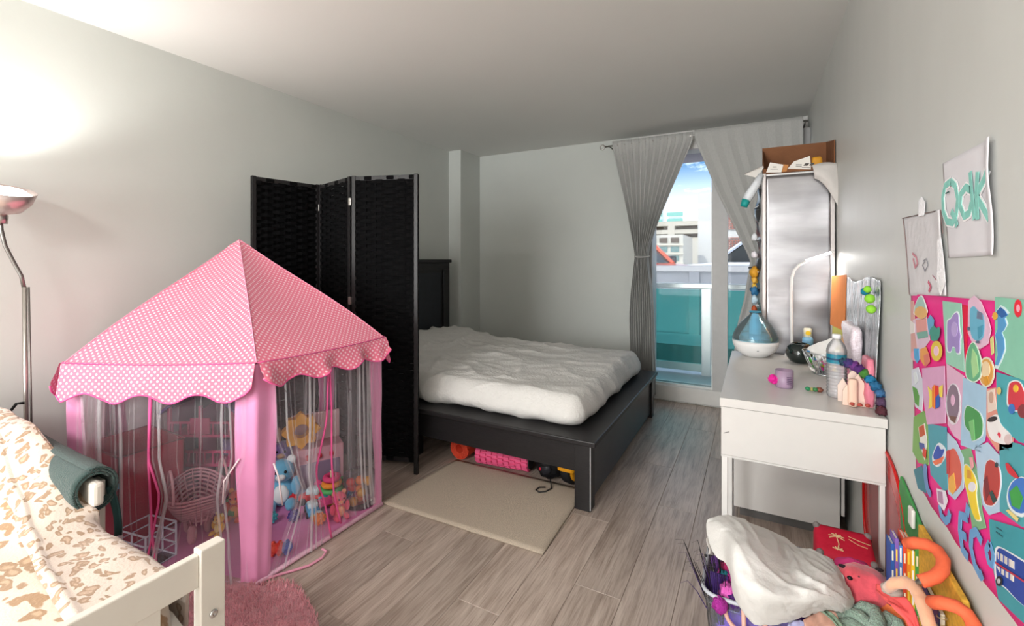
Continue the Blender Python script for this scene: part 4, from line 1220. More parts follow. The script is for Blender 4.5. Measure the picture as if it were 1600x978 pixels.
for q in range(9000):
    a = random.uniform(0, 2 * math.pi); t = math.sqrt(random.random()); p = Vector((cx, cy)).lerp(outl(a), t * .995)
    if p.x < -1.95 or p.y < .45: continue
    if (p.x < -1.72 and p.y > 1.02): continue
    r = random.uniform(0, 6.28); l = random.uniform(.010, .024); d = Vector((math.cos(r), math.sin(r), 0)) * .0022
    b_ = Vector((p.x, p.y, .018)); tip = b_ + Vector((random.uniform(-.010, .010), random.uniform(-.010, .010), l))
    mb.add([b_ - d, b_ + d, tip], [(0, 1, 2)])
o = mb.build('pile', C('f4aeb8', .9, var=.15), prug); o['kind'] = 'stuff'
MB().blob((-1.36, .80, .04), (.05, .035, .018), .5, 5, 16).build('x', C('f4eeee', .9), None, smooth=True)
o = bpy.data.objects['x']; o.name = 'crumpled_tissue'; tag(o, 'crumpled white tissue lying on the pink shag rug', 'tissue')

# ================================================================ DESK
dk_ = thing('desk', 'long white desk with end panel and slim steel legs along the right wall', 'desk', (.13, 2.4, 0))
DX0, DX1, DY0, DY1, DZ = -.118, .3815, 1.885, 2.90, .75
box('desktop', white_desk, DX0, DX1, DY0, DY1, DZ - .032, DZ, dk_, bevel=.002)
box('apron', white_desk, DX0 + .004, DX1 - .004, DY0 + .006, DY0 + .024, DZ - .215, DZ - .034, dk_, bevel=.002)
box('side_apron', white_desk, DX0 + .01, DX0 + .028, DY0 + .024, DY1 - .02, DZ - .14, DZ - .034, dk_, bevel=.002)
box('drawer_tray', C('d2d0cc', .5), DX0 + .03, DX1 - .02, DY0 + .03, DY1 - .05, DZ - .12, DZ - .10, dk_)
box('drawer', white_desk, DX0 - .002, DX0 + .010, DY0 + .35, DY1 - .02, DZ - .135, DZ - .04, dk_, bevel=.002)
box('lower_trim', C('cfcdc9', .4), DX0 + .004, DX1 - .004, DY0 + .006, DY0 + .026, DZ - .222, DZ - .215, dk_)
lg = C('dddbd7', .35)
box('leg', lg, DX0 + .006, DX0 + .026, DY0 + .01, DY0 + .03, 0, DZ - .22, dk_, bevel=.001)
box('leg', lg, DX1 - .019, DX1 - .005, DY0 + .01, DY0 + .03, 0, DZ - .22, dk_, bevel=.001)
box('leg', lg, DX0 + .006, DX0 + .026, DY0 + .40, DY0 + .42, 0, DZ - .14, dk_, bevel=.001)
box('cabinet', white_desk, DX0 + .025, DX1 - .045, 2.50, DY1 - .01, .055, DZ - .034, dk_, bevel=.002)
box('cabinet_plinth', C('5c5a58', .7), DX0 + .05, DX1 - .07, 2.54, DY1 - .03, 0, .055, dk_)
box('rear_panel', white_desk, DX1 - .040, DX1 - .028, 2.50, DY1 - .01, .12, DZ - .034, dk_)
for (a, b) in (((-.105, 1.889, .617), (-.095, 1.889, .622)), ((-.095, 1.889, .622), (-.086, 1.889, .625))):
    MB().tube([a, b], .0012, 5).build('scratch', C('6b6763', .6), dk_)

# ================================================================ SILVER CABINET + BOX
cb = thing('shelf_cabinet', 'tall narrow silver metal cabinet standing behind the desk', 'cabinet', (.21, 3.15, 0))
def silver():
    m = mat('crumpled_silver_foil_panel', lin('a5a3a6'), .28, .88, var=.30, vscale=1.8, bump=.14, bscale=2.6, stretch=(1.0, 1, 4.5))
    return m
sv = silver(); CX0, CX1, CY0, CY1, CZ = .035, .378, 2.965, 3.36, 1.762
def svf(u, v):
    x = CX0 + .018 + (CX1 - CX0 - .036) * u; z = .02 + (CZ - .035) * v
    return Vector((x, CY0 + .006 + .007 * nz(x * 3, z * 5) + .0030 * math.sin(z * 15 + 2 * nz(x * 5, z * 2)), z))
MB().grid(24, 90, svf).build('side_panel', sv, cb, smooth=True, solid=.002)
for (xx, yy) in ((CX0, CY0), (CX1 - .02, CY0), (CX0, CY1 - .02), (CX1 - .02, CY1 - .02)):
    box('corner_post', C('bdb6b4', .35, metal=.6), xx, xx + .02, yy, yy + .02, 0, CZ, cb, bevel=.003)
for z in (.02, .35, .70, 1.05, 1.40, CZ - .018):
    box('shelf', C('c9c7c6', .35, metal=.5), CX0 + .004, CX1 - .004, CY0 + .012, CY1 - .004, z, z + .014, cb)
box('back_panel', sv, CX0 + .004, CX1 - .004, CY1 - .006, CY1 - .002, .02, CZ - .02, cb)
tag(box('folded_cloths', C('6f9fb5', .9, var=.3, vscale=30), CX0 + .03, CX1 - .03, CY0 + .05, CY1 - .05, 1.066, 1.20, None, bevel=.02), 'blue folded cloths stacked on a cabinet shelf', 'cloth')

bxg = thing('cardboard_box', 'open brown cardboard box with torn flaps on top of the silver cabinet', 'box', (.21, 3.14, CZ))
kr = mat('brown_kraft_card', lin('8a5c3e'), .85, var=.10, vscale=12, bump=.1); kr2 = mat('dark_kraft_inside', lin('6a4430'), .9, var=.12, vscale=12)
bz = CZ + .001
box('back_side', kr, .04, .380, 3.30, 3.305, bz, bz + .215, bxg)
MB().prism([(.376, 2.99, bz), (.376, 3.30, bz), (.376, 3.30, bz + .215), (.376, 2.99, bz + .155)], (.005, 0, 0)).build('right_side', kr, bxg)
box('bottom', kr2, .04, .376, 2.99, 3.30, bz, bz + .004, bxg)
box('front_side', kr, .04, .376, 2.985, 2.990, bz, bz + .028, bxg)
MB().prism([(.04, 2.99, bz), (.04, 3.30, bz), (.04, 3.30, bz + .20), (.04, 2.99, bz + .05)], (.004, 0, 0)).build('left_side', kr, bxg)
MB().prism([(.04, 3.25, bz + .08), (.04, 2.99, bz + .045), (-.055, 2.96, bz + .0), (-.045, 3.10, bz + .03)], (0, .0, .004)).build('flap', kr2, bxg)
MB().prism([(-.056, 2.958, bz + .001), (.04, 2.988, bz + .047), (.043, 2.975, bz + .035), (.01, 2.96, bz - .025)], (0, -.004, 0)).build('white_flap_edge', C('e8e4de', .7), bxg)
pw_ = C('efebe4', .7); tx = C('55504c', .7)
def paper_pack(name, label, pts_, off, lines):
    g = thing(name, label, 'packaging', pts_[0]); P_ = [Vector(p) for p in pts_]
    MB().prism(P_, off).build('sheet', pw_, g)
    o_ = Vector(off).normalized(); ex_, ey_ = (P_[1] - P_[0]), (P_[3] - P_[0]); nrm_ = ex_.cross(ey_).normalized()
    if nrm_.y > 0: nrm_ = -nrm_
    for (a, b, c, d) in lines:
        q = [P_[0] + ex_ * s + ey_ * t + nrm_ * .001 for s, t in ((a, c), (b, c), (b, d), (a, d))]
        MB().prism(q, nrm_ * .0006).build('print', tx, g)
paper_pack('folded_leaflet', 'white folded leaflet standing in the left of the cardboard box', [(.055, 2.978, bz + .006), (.13, 2.976, bz + .0), (.14, 2.976, bz + .042), (.075, 2.978, bz + .062)], (0, .004, 0), [(.3, .55, .5, .56), (.2, .7, .3, .33)])
paper_pack('printed_label_card', 'printed white label card leaning at the front of the cardboard box', [(.16, 2.976, bz + .018), (.27, 2.976, bz + .004), (.265, 2.976, bz + .078), (.19, 2.976, bz + .055)], (0, .004, 0), [(.55, .72, .45, .80), (.78, .92, .5, .85), (.25, .5, .35, .42), (.2, .45, .55, .62), (.55, .9, .2, .26)])
o = MB().prism([(.13, 2.982, bz + .004), (.155, 2.982, bz + .004), (.165, 2.982, bz + .04), (.14, 2.982, bz + .045)], (0, .02, 0)).build('card_strip', C('c98a52', .8)); tag(o, 'tan card strip between the two white papers in the box', 'card')
o = MB().rbox(.275, .325, 2.99, 3.03, bz + .006, bz + .075, .012, (4, 4, 4)).build('yellow_packet', C('d9992f', .6), smooth=True); tag(o, 'ochre yellow packet at the front right of the cardboard box', 'packet')
# draped white felt pad over the cabinet top corner
g = thing('felt_pad', 'pale grey curled foam pad hanging over the cabinet top right corner', 'foam pad', (.33, 2.95, CZ))
def pad(u, v):
    x = .272 + .108 * u + .012 * v; s = v * .24
    if s < .06: return Vector((x, 2.990 - s * .75, CZ + .010 + .01 * math.sin(u * 3.1) + .012 * (1 - v)))
    t = s - .06
    bulge = .018 * math.sin(math.pi * min(1, t / .18)); sl = t * (.35 + .95 * u ** 1.6)
    return Vector((x, 2.945 - bulge - .018 * math.sin(u * 3.1), CZ + .010 - sl))
MB().grid(24, 28, pad).build('pad_sheet', C('d9d4d0', .9, bump=.2), g, smooth=True, solid=.006)
# clear hanging organiser and bags on the cabinet's left side
g = thing('hanging_toy_net', 'clear plastic bags of small toys hanging down the left edge of the cabinet', 'hanging organiser', (.0, 3.0, 1.7))
def bagf(u, v):
    z = 1.76 - 1.02 * v; wv_ = .012 * math.sin(v * 17) + .008 * math.sin(v * 41 + u * 6)
    return Vector((.030 - .028 * math.sin(u * math.pi) * (.5 + .5 * abs(math.sin(v * 9))) - .002 + wv_ * .5, 2.97 + .26 * u, z))
MB().grid(14, 80, bagf).build('clear_sheet', clear_plastic, g, smooth=True)
for q in range(5):
    z = 1.58 - q * .19
    MB().tube([(.028 - .012, 2.965, z), (-.006, 3.05, z - .006), (.02, 3.2, z)], .003, 5).build('pocket_edge', C('e9eef2', .4), g, smooth=True)
for q, (z, c, r) in enumerate(((1.20, 'd99d2e', .030), (1.155, 'e2b04a', .022), (1.09, '2f6f9c', .028), (1.04, 'b9d3e2', .022), (.985, 'b9552f', .018), (.95, '8c4a3c', .014), (1.40, 'e4e9ee', .02), (1.30, 'e9e4ec', .02), (1.115, 'e8c04a', .016))):
    k = MB(); k.blob((-.004, 2.985 + .01 * (q % 3), z), (r * .8, r * .8, r * 1.1), .5, 4, 12)
    o = k.build('small_toy', C(c, .5), None, smooth=True); tag(o, ['ochre', 'pale ochre', 'navy blue', 'pale blue', 'rust', 'brown', 'silvery white', 'pinkish white', 'yellow'][q] + ' little toy in the clear bag beside the cabinet', 'toy', 'little toys in the hanging bags')
g = thing('white_bag', 'crumpled white plastic bag with teal end poking from the cabinet top left', 'plastic bag', (-.02, 2.95, 1.68))
MB().tube([(.03, 2.95, 1.755), (.005, 2.94, 1.70), (-.03, 2.935, 1.64), (-.045, 2.935, 1.61)], [.014, .022, .026, .022], 10).build('bag_body', C('e4e9ee', .4, bump=.5), g, smooth=True)
MB().tube([(-.045, 2.935, 1.614), (-.058, 2.933, 1.575)], [.024, .019], 10).build('teal_end', C('1f9a96', .4), g, smooth=True)

# ================================================================ THINGS ON THE DESK
TZ = DZ + .0005
g = thing('humidifier', 'onion-shaped humidifier with clear blue tank and white base on the desk', 'humidifier', (.0, 2.80, DZ))
MB().lathe([(.055, 0), (.062, .004), (.095, .03), (.110, .062), (.112, .085), (.02, .085)], (0, 2.80, TZ), 40).build('base', C('ecebea', .35), g, smooth=True)
MB().lathe([(.112, .086), (.111, .105), (.10, .135), (.075, .175), (.045, .205), (.028, .222), (.026, .236), (.023, .238), (.023, .222), (.04, .200), (.07, .170), (.095, .132), (.106, .105), (.107, .088)], (0, 2.80, TZ), 40, cap=False).build('tank', blue_plastic, g, smooth=True)
MB().lathe([(.01, .09), (.03, .09), (.028, .20), (.02, .232), (.01, .232)], (0, 2.80, TZ), 24).build('mist_tube', C('9fd4ea', .3), g, smooth=True)
MB().lathe([(.01, .088), (.098, .088), (.099, .12), (.01, .12)], (0, 2.80, TZ), 30).build('water', glass_mat('blue_water', (.62, .88, .96), .12), g, smooth=True)
MB().lathe([(.022, .236), (.029, .236), (.029, .242), (.022, .242)], (0, 2.80, TZ), 24).build('mouth_ring', C('2d8fb0', .3), g, smooth=True)
MB().tube([(.008, 2.6925, TZ + .044), (.016, 2.6935, TZ + .044)], .002, 6).build('indicator', C('8e8e8e', .4), g)
g = thing('glass_ball_jar', 'round black glass jar with open top on the desk', 'jar', (.20, 2.715, DZ))
MB().lathe([(.028, 0), (.045, .008), (.060, .03), (.063, .05), (.056, .078), (.040, .095), (.034, .098), (.032, .094), (.045, .08), (.05, .05), (.03, .01), (.004, .008)], (.20, 2.715, TZ), 36, cap=False).build('jar_glass', mat('black_glass', lin('16211f'), .06, spec=.8), g, smooth=True)
g = thing('desk_lamp', 'slim white LED gooseneck lamp lit at the back of the desk', 'desk lamp', (.175, 2.87, DZ)); lw = C('eeecea', .35)
MB().lathe([(.004, 0), (.035, 0), (.034, .014), (.01, .018), (.004, .018)], (.175, 2.865, TZ), 24).build('base', lw, g, smooth=True)
MB().tube([(.175, 2.865, TZ + .01), (.172, 2.865, .95), (.170, 2.865, 1.10), (.172, 2.862, 1.17), (.184, 2.858, 1.215), (.205, 2.853, 1.242), (.232, 2.848, 1.26)], .0075, 12).build('gooseneck', lw, g, smooth=True)
hd = MB(); mwl = Tm((.292, 2.838, 1.29), 0, R(-21), R(-8)); hd.rbox(-.068, .068, -.012, .012, -.006, .006, .005, (8, 4, 3), mx=mwl); hd.build('lamp_head', lw, g, smooth=True)
MB().box(-.062, .055, -.009, .009, -.0085, -.006, mwl).build('led_strip', mat('lit_led', (1, 1, 1), .5, emit=(1, .98, .95), estr=4), g)
MB().box(-.060, .055, -.0135, -.0118, -.005, .004, mwl).build('led_edge', bpy.data.materials['lit_led'], g)
lamp('desk_lamp_light', 'AREA', (.290, 2.838, 1.278), .5, (1, .98, .95), (0, R(-21), 0), shape='RECTANGLE', size=.11, size_y=.02)
g = thing('spray_bottle', 'small orange and blue spray can with yellow cap behind the black jar', 'bottle', (.255, 2.83, DZ))
MB().lathe([(.004, 0), (.024, 0), (.025, .004), (.025, .060)], (.245, 2.86, TZ), 24).build('lower_body', C('f0a04a', .4), g, smooth=True)
MB().lathe([(.0252, .060), (.0252, .10), (.020, .112), (.004, .112)], (.245, 2.86, TZ), 24).build('upper_body', C('86b9dc', .4), g, smooth=True)
MB().lathe([(.004, .112), (.019, .112), (.019, .155), (.016, .158), (.004, .158)], (.245, 2.86, TZ), 24).build('cap', C('eee9d2', .4), g, smooth=True)
MB().lathe([(.0005, 0), (.012, 0), (.012, .0015), (.0005, .0015)], (.2449, 2.8405, TZ + .135), 18, Matrix.Rotation(R(90), 4, 'X')).build('yellow_spot', C('f2c81f', .4), g)
for q in range(3): MB().box(.232, .256, 2.8345, 2.8350, TZ + .018 + q * .011, TZ + .023 + q * .011).build('label_line', C('fbf3e2', .5), g)
g = thing('purple_candle', 'lilac glass candle holder with pink pompom on the desk', 'candle', (.10, 2.165, DZ))
MB().lathe([(.003, 0), (.030, 0), (.0325, .004), (.0325, .070), (.030, .070), (.030, .006), (.003, .005)], (.105, 2.165, TZ), 30, cap=False).build('glass', lilac_glass, g, smooth=True)
MB().lathe([(.003, .006), (.029, .006), (.029, .045), (.003, .043)], (.105, 2.165, TZ), 24).build('wax', C('b07ab8', .5, subs=.2), g, smooth=True)
for q in range(5): MB().box(.112, .130, 2.133 + .0015 * q * 0, 2.1335, TZ + .018 + q * .007, TZ + .021 + q * .007).build('label_line', C('54395c', .5), g)
pm = MB(); c_ = Vector((.066, 2.155, TZ + .030))
for q in range(160):
    ph = math.acos(random.uniform(-1, 1)); t = random.uniform(0, 6.28); d = Vector((math.sin(ph) * math.cos(t), math.sin(ph) * math.sin(t), math.cos(ph)))
    s_ = d.orthogonal().normalized() * .0035; pm.add([c_ + s_, c_ - s_, c_ + d * random.uniform(.020, .027)], [(0, 1, 2)])
pm.blob(c_, .018, .3, 5, 14); o = pm.build('pompom', C('e3269a', .7), g); o['kind'] = 'stuff'
g = thing('trinket', 'little green and brown glitter trinket on the desk before the water bottle', 'trinket', (.205, 2.14, DZ))
for q, (dx, dz, c, r) in enumerate(((-.022, .010, '2f8a5a', .009), (-.008, .008, 'b9b06a', .008), (.004, .010, '3a7d4a', .010), (.018, .009, '8a5240', .012))):
    MB().blob((.205 + dx, 2.14 + .006 * (q % 2), TZ + dz), (r, r, r * .85), .4, 4, 12).build('bead', C(c, .3), g, smooth=True)
# water bottle
g = thing('water_bottle', 'clear ribbed plastic water bottle with teal label on the desk', 'bottle', (.272, 2.10, DZ)); bc = (.272, 2.10, TZ)
pet = glass_mat('clear_pet', (.96, .95, .97), .28, .05)
prof = [(.004, .004), (.026, 0), (.031, .006)]
z = .012
while z < .125: prof += [(.032, z), (.0335, z + .004), (.032, z + .008), (.0305, z + .011)]; z += .0125
prof += [(.0315, .128), (.0315, .165), (.033, .170), (.032, .182), (.026, .200), (.016, .214), (.0125, .220), (.0125, .236)]
MB().lathe(prof, bc, 36, cap=False).build('bottle_body', pet, g, smooth=True)
MB().lathe([(.0322, .128), (.0324, .130), (.0324, .163), (.0322, .165)], bc, 36, cap=False).build('label', mat('teal_label', lin('2a7f95'), .35, var=.35, vscale=50), g, smooth=True)
MB().lathe([(.0326, .143), (.0326, .150)], bc, 36, cap=False).build('label_band', C('1d3f66', .4), g, smooth=True)
MB().lathe([(.003, .222), (.0145, .222), (.0145, .236), (.013, .238), (.003, .238)], bc, 24).build('cap', C('f2f2f4', .4), g, smooth=True)
# candy basket
g = thing('sweets_basket', 'round wire basket heaped with wrapped sweets behind the water bottle', 'basket', (.285, 2.52, DZ)); BC = Vector((.285, 2.50, TZ))
mb = MB()
for q in range(20):
    t = q * math.pi / 10; mb.tube([BC + Vector((.05 * math.cos(t), .05 * math.sin(t), .003)), BC + Vector((.078 * math.cos(t + .15), .078 * math.sin(t + .15), .06)), BC + Vector((.092 * math.cos(t + .3), .092 * math.sin(t + .3), .10))], .0018, 5)
    mb.tube([BC + Vector((.05 * math.cos(t), .05 * math.sin(t), .003)), BC + Vector((.078 * math.cos(t - .15), .078 * math.sin(t - .15), .06)), BC + Vector((.092 * math.cos(t - .3), .092 * math.sin(t - .3), .10))], .0018, 5)
o = mb.build('wire_side', C('cfd3d6', .25, metal=.7), g, smooth=True); o['kind'] = 'stuff'
for (r, z) in ((.092, .10), (.05, .003)): MB().tube([BC + Vector((r * math.cos(t * .2618), r * math.sin(t * .2618), z)) for t in range(24)], .003, 6, True).build('rim' if z > .05 else 'foot_ring', C('b9bdbf', .25, metal=.7), g, smooth=True)
MB().lathe([(.002, 0), (.05, 0), (.05, .002), (.002, .002)], BC, 20).build('base', C('b9bdbf', .3, metal=.7), g)
cn_ = ['red', 'green', 'yellow', 'pink', 'white', 'orange', 'blue', 'magenta']; cc = ['d12f3a', '58b34a', 'f0cf3c', 'f08ab4', 'f3efe9', 'ee8a34', '4a90c8', 'c22f86']
for q in range(40):
    lay = q // 14; t = q * 2.399; r = (.018 + .052 * ((q % 14) / 14)) * (1 + .1 * lay)
    c0 = BC + Vector((r * math.cos(t), r * math.sin(t), .022 + .028 * lay + .01 * (q % 3)))
    k = MB(); mwc = Tm(c0, random.uniform(-1, 1), random.uniform(-1, 1), random.uniform(0, 3)); k.rbox(-.012, .012, -.008, .008, -.006, .006, .005, (3, 3, 3), mx=mwc)
    for s in (-1, 1): k.add([mwc @ Vector((s * .011, 0, 0)), mwc @ Vector((s * .021, .008, .003)), mwc @ Vector((s * .021, -.008, -.003))], [(0, 1, 2)])
    o = k.build('wrapped_sweet', C(cc[q % 8], .3), smooth=False); tag(o, cn_[q % 8] + ' wrapped sweet ' + ['lying low in', 'halfway up', 'on top of the heap in'][lay] + ' the wire basket on the desk', 'sweet', 'wrapped sweets in the basket')
def packet(name, label, c, r, col, rot, parent=None, bump=.4, cat='packet'):
    def dp(p, n): return p + n * .006 * nz(p.x * 40, p.y * 40, p.z * 40)
    k = MB(); k.rbox(-r[0], r[0], -r[1], r[1], -r[2], r[2], min(r) * .9, (10, 10, 4), dp, mx=Tm(c, *rot)); o = k.build(name, C(col, .35, bump=bump), smooth=True); return tag(o, label, cat)
packet('white_packet', 'crinkled white packet heaped on the sweets in the wire basket', (.285, 2.50, TZ + .115), (.065, .045, .014), 'efedea', (R(20), R(-20), R(25)))
packet('yellow_packet', 'white and straw yellow packet leaning at the right of the basket', (.325, 2.44, TZ + .125), (.045, .030, .012), 'd8cf9a', (R(-50), R(-30), R(60)))
# papers and bits against the wall at the desk's edge
def card_on_wall(name, label, pts_, m, th=.003, cat='card', parent=None):
    o = MB().prism([Vector(p) for p in pts_], (-th, 0, 0)).build(name, m, parent)
    if parent is None: tag(o, label, cat)
    return o
g = thing('orange_envelope', 'orange paper folder propped against the wall behind the sweets', 'folder', (.375, 2.72, DZ))
MB().prism([(.345, 2.86, .935), (.372, 2.62, .935), (.378, 2.62, 1.20), (.355, 2.88, 1.185)], (-.003, -.002, 0)).build('orange_sheet', C('ef9150', .6), g)
MB().prism([(.347, 2.80, .752), (.368, 2.62, .752), (.372, 2.62, .936), (.350, 2.82, .936)], (-.003, -.002, 0)).build('yellow_sheet', C('d6d274', .6), g)
foil = mat('iridescent_foil', lin('c9cfd2'), .22, .75, var=.45, vscale=14, bump=1.0, bscale=34, stretch=(1, 3.0, .7))
g = thing('foil_wrap', 'shimmering silver foil sheet with green pompoms leaning on the wall', 'foil sheet', (.37, 2.2, DZ))
MB().grid(50, 40, lambda u, v: Vector((.378 - .010 * (1 - v) - .006 * abs(math.sin(u * 14 + v * 2)), 2.56 - .60 * u, .7525 + (.44 - .015 * math.sin(u * 6)) * v))).build('foil_sheet', foil, g, smooth=True, solid=.001)
for (yy, z, c, r) in ((1.985, 1.135, '8fd23f', .016), (1.965, 1.10, '8fd23f', .015), (2.06, 1.155, '1f7f9a', .014), (2.02, 1.165, '8fd23f', .012)):
    MB().blob((.352, yy, z), r, .15, 6, 14).build('pompom', C(c, .95), g, smooth=True)
g = thing('gift_bag', 'clear bag with pink and white confetti standing against the foil', 'gift bag', (.36, 2.3, DZ))
def gb(p, n): return p + n * .006 * nz(p.x * 30, p.y * 30, p.z * 30)
MB().rbox(.325, .362, 2.16, 2.40, .752, 1.01, .014, (4, 14, 14), gb).build('bag_body', mat('confetti_film', lin('f3dfe6'), .3, var=.22, vscale=160), g, smooth=True)
MB().rbox(.318, .350, 2.18, 2.34, .752, .85, .012, (4, 10, 8), gb).build('pink_contents', C('ef93ac', .5, var=.2), g, smooth=True)
MB().tube([(.335, 2.33, 1.0), (.325, 2.32, .93), (.318, 2.30, .86)], [.004, .010, .006], 8).build('wooden_spoon', C('c39a77', .6), g, smooth=True)
packet('pink_pouch', 'glossy pink pouch standing at the near end of the foil sheet', (.352, 2.02, .84), (.012, .05, .085), 'df7f93', (0, 0, 0))
g = thing('foam_castle', 'peach foam castle cut-out with glitter arc at the near desk corner', 'craft', (.33, 1.99, DZ))
pf = C('efd2c2', .8, var=.05)
def castle(y0, s, x0):
    pr_ = [(0, 0), (.10, 0), (.10, .05), (.085, .075), (.07, .05), (.07, .085), (.05, .115), (.03, .085), (.03, .06), (.015, .08), (0, .05)]
    return [(x0 - a * s * .9, y0 - .05 * a * s, TZ + b * s) for a, b in pr_]
MB().prism(castle(2.0, 1.0, .366), (0, .008, 0)).build('front_wall', pf, g, bevel=.001)
MB().prism(castle(2.05, 1.15, .372), (0, .008, 0)).build('rear_wall', C('f3ddd0', .8), g, bevel=.001)
MB().rbox(.29, .318, 1.975, 2.0, TZ, TZ + .10, .010, (4, 4, 8)).build('foam_figure', C('ecc7b2', .8), g, smooth=True)
for q in range(3): MB().blob((.30 + .022 * q, 1.972, TZ + .014), (.008, .004, .006), .4, 5, 8).build('red_dab', C('b04a3f', .6), g, smooth=True)
arc = ['2c4a63', '4b3a7a', '7b3f8f', '5b2f7a', '4c8a3a', '1f7fae', '2a6f9c', '3d6f9f', '5a3f5f', '5a2a35']
for q, c in enumerate(arc):
    t = q / 9; yy = 2.02 - .10 * t; xx = .285 + .088 * min(1, t * 1.3); z = TZ + .150 - .135 * t ** 2.0
    MB().blob((xx, yy, z), (.016, .016, .015), .6, 7, 14).build('glitter_clump', C(c, .3, bump=.6, bscale=400), g, smooth=True)

# ================================================================ WALL PAPERS
def wp(pts_, off): return [on_wall(px, py, off) for px, py in pts_]
def wshape(name, pts_, off, th, m, parent):
    P_ = wp(pts_, off)
    return MB().prism(P_, (-th, 0, 0)).build(name, m, parent)
def oval(cx_, cy_, rx, ry, n=16, rot=0):
    return [(cx_ + rx * math.cos(t) * math.cos(rot) - ry * math.sin(t) * math.sin(rot), cy_ + rx * math.cos(t) * math.sin(rot) + ry * math.sin(t) * math.cos(rot)) for t in [2 * math.pi * i / n for i in range(n)]]
def wtube(name, pts_, off, rad, m, parent):
    P_ = []
    for i in range(len(pts_) - 1):
        for s in range(4):
            t = s / 4; a, b = pts_[i], pts_[i + 1]
            P_.append((a[0] + (b[0] - a[0]) * t, a[1] + (b[1] - a[1]) * t))
    P_.append(pts_[-1]); W_ = [on_wall(px, py, off) for px, py in P_]
    # flat brush stroke ribbon
    vs = []; fs_ = []
    for i, p in enumerate(W_):
        a = W_[max(0, i - 1)]; b = W_[min(len(W_) - 1, i + 1)]; d = (b - a); d.x = 0; d.normalize(); nn_ = Vector((0, -d.z, d.y)) * rad
        for q in (p + nn_, p - nn_): vs += [q, q + Vector((-.0008, 0, 0))]
    for i in range(len(W_) - 1):
        a = i * 4; fs_ += [(a, a + 4, a + 5, a + 1), (a + 1, a + 5, a + 7, a + 3), (a + 3, a + 7, a + 6, a + 2)]
    return MB().add(vs, fs_).build(name, m, parent)
# sheet with teal painted letters QdK
def curl_sheet(name, q4, m, parent, bul=.006, curl=.0, th=.0012):
    TL, TR, BR, BL = [on_wall(*p) for p in q4]
    def f(u, v):
        p = TL.lerp(TR, u).lerp(BL.lerp(BR, u), v)
        p.x = WX - .002 - bul * abs(math.sin(math.pi * u * 1.3)) * .5 - curl * sm(.8, 1, u) * (1 + .3 * math.sin(v * 6)) - .001 * nz(u * 4, v * 4)
        return p
    return MB().grid(24, 20, f).build(name, m, parent, smooth=True, solid=th)
ppr = mat('white_drawing_paper', lin('dfdde2'), .8, var=.02, vscale=12)
g = thing('painted_letter_sheet', 'white paper painted with teal letters QdK taped high on the right wall', 'painting', (WX, 1.26, 1.38))
curl_sheet('sheet', ((1475, 256), (1558, 212), (1563, 398), (1484, 403)), ppr, g, .002, .008)
tq = C('8ccdc2', .7, var=.12, vscale=60); wh = C('f4f2f4', .7)
Qs = [(1491, 283), (1482, 290), (1478, 308), (1479, 330), (1485, 346), (1494, 348), (1500, 334), (1502, 310), (1498, 290), (1491, 283)]
ds = [(1524, 298), (1515, 292), (1507, 303), (1506, 322), (1512, 338), (1520, 333), (1524, 316)]
ks = [(1520, 262), (1528, 300), (1532, 344)]
k2 = [(1550, 262), (1544, 280), (1531, 306), (1541, 322), (1552, 342)]
off = .0045
for nm_, st in (('letter_q', Qs), ('letter_d', ds), ('letter_k', k2)):
    wtube('white_border', st, off, .0115, wh, g); wtube(nm_, st, off + .0008, .0075, tq, g)
wtube('letter_q_tail', [(1492, 330), (1499, 343), (1501, 354)], off + .0012, .0075, tq, g)
wtube('letter_d_stem', [(1522, 268), (1525, 305), (1529, 343)], off + .0012, .0065, tq, g)
wtube('letter_k_stem', [(1534, 268), (1532, 300), (1534, 343)], off + .0012, .0075, tq, g)
wtube('paint_mark', [(1484, 302), (1490, 299)], off + .002, .0015, C('33605a', .6), g); wtube('paint_mark', [(1522, 290), (1523, 302)], off + .002, .0015, C('33605a', .6), g)
# child's drawing
g = thing('child_drawing', 'creased white paper with childs crayon drawing taped left of the QdK sheet', 'drawing', (WX, 1.55, 1.28))
curl_sheet('sheet', ((1413, 340), (1474, 327), (1484, 462), (1423, 462)), mat('drawing_paper', lin('dcdadd'), .7, var=.03, bump=.3, bscale=30), g, .002, .004)
wtube('edge_line', [(1413, 341), (1474, 328)], .0045, .0012, C('7b6a66', .8), g); wtube('edge_line', [(1414, 341), (1419, 380), (1424, 460)], .0045, .0012, C('8c706e', .8), g); wtube('edge_line', [(1474, 328), (1478, 365)], .005, .0012, C('8c706e', .8), g)
for col, st, rd in (('cf8c98', [(1430, 396), (1436, 402), (1438, 412), (1434, 418), (1431, 404)], .003), ('8e8e96', [(1447, 408), (1452, 404), (1455, 414), (1450, 424), (1446, 414), (1450, 408)], .0012), ('c96a80', [(1455, 440), (1459, 448), (1456, 456)], .0035), ('5a6fb8', [(1470, 422), (1471, 432)], .004), ('b98a96', [(1462, 430), (1470, 440), (1476, 452)], .0012)):
    wtube('crayon_mark', st, .0055, rd, C(col, .8), g)
tp = C('f6f4f6', .25, bump=.5)
wshape('tape', [(1441, 338), (1441, 314), (1446, 307), (1451, 316), (1450, 336)], .007, .0008, tp, g)
wshape('tape', [(1473, 374), (1479, 372), (1483, 404), (1486, 440), (1478, 462), (1472, 440), (1474, 400)], .009, .001, tp, g)

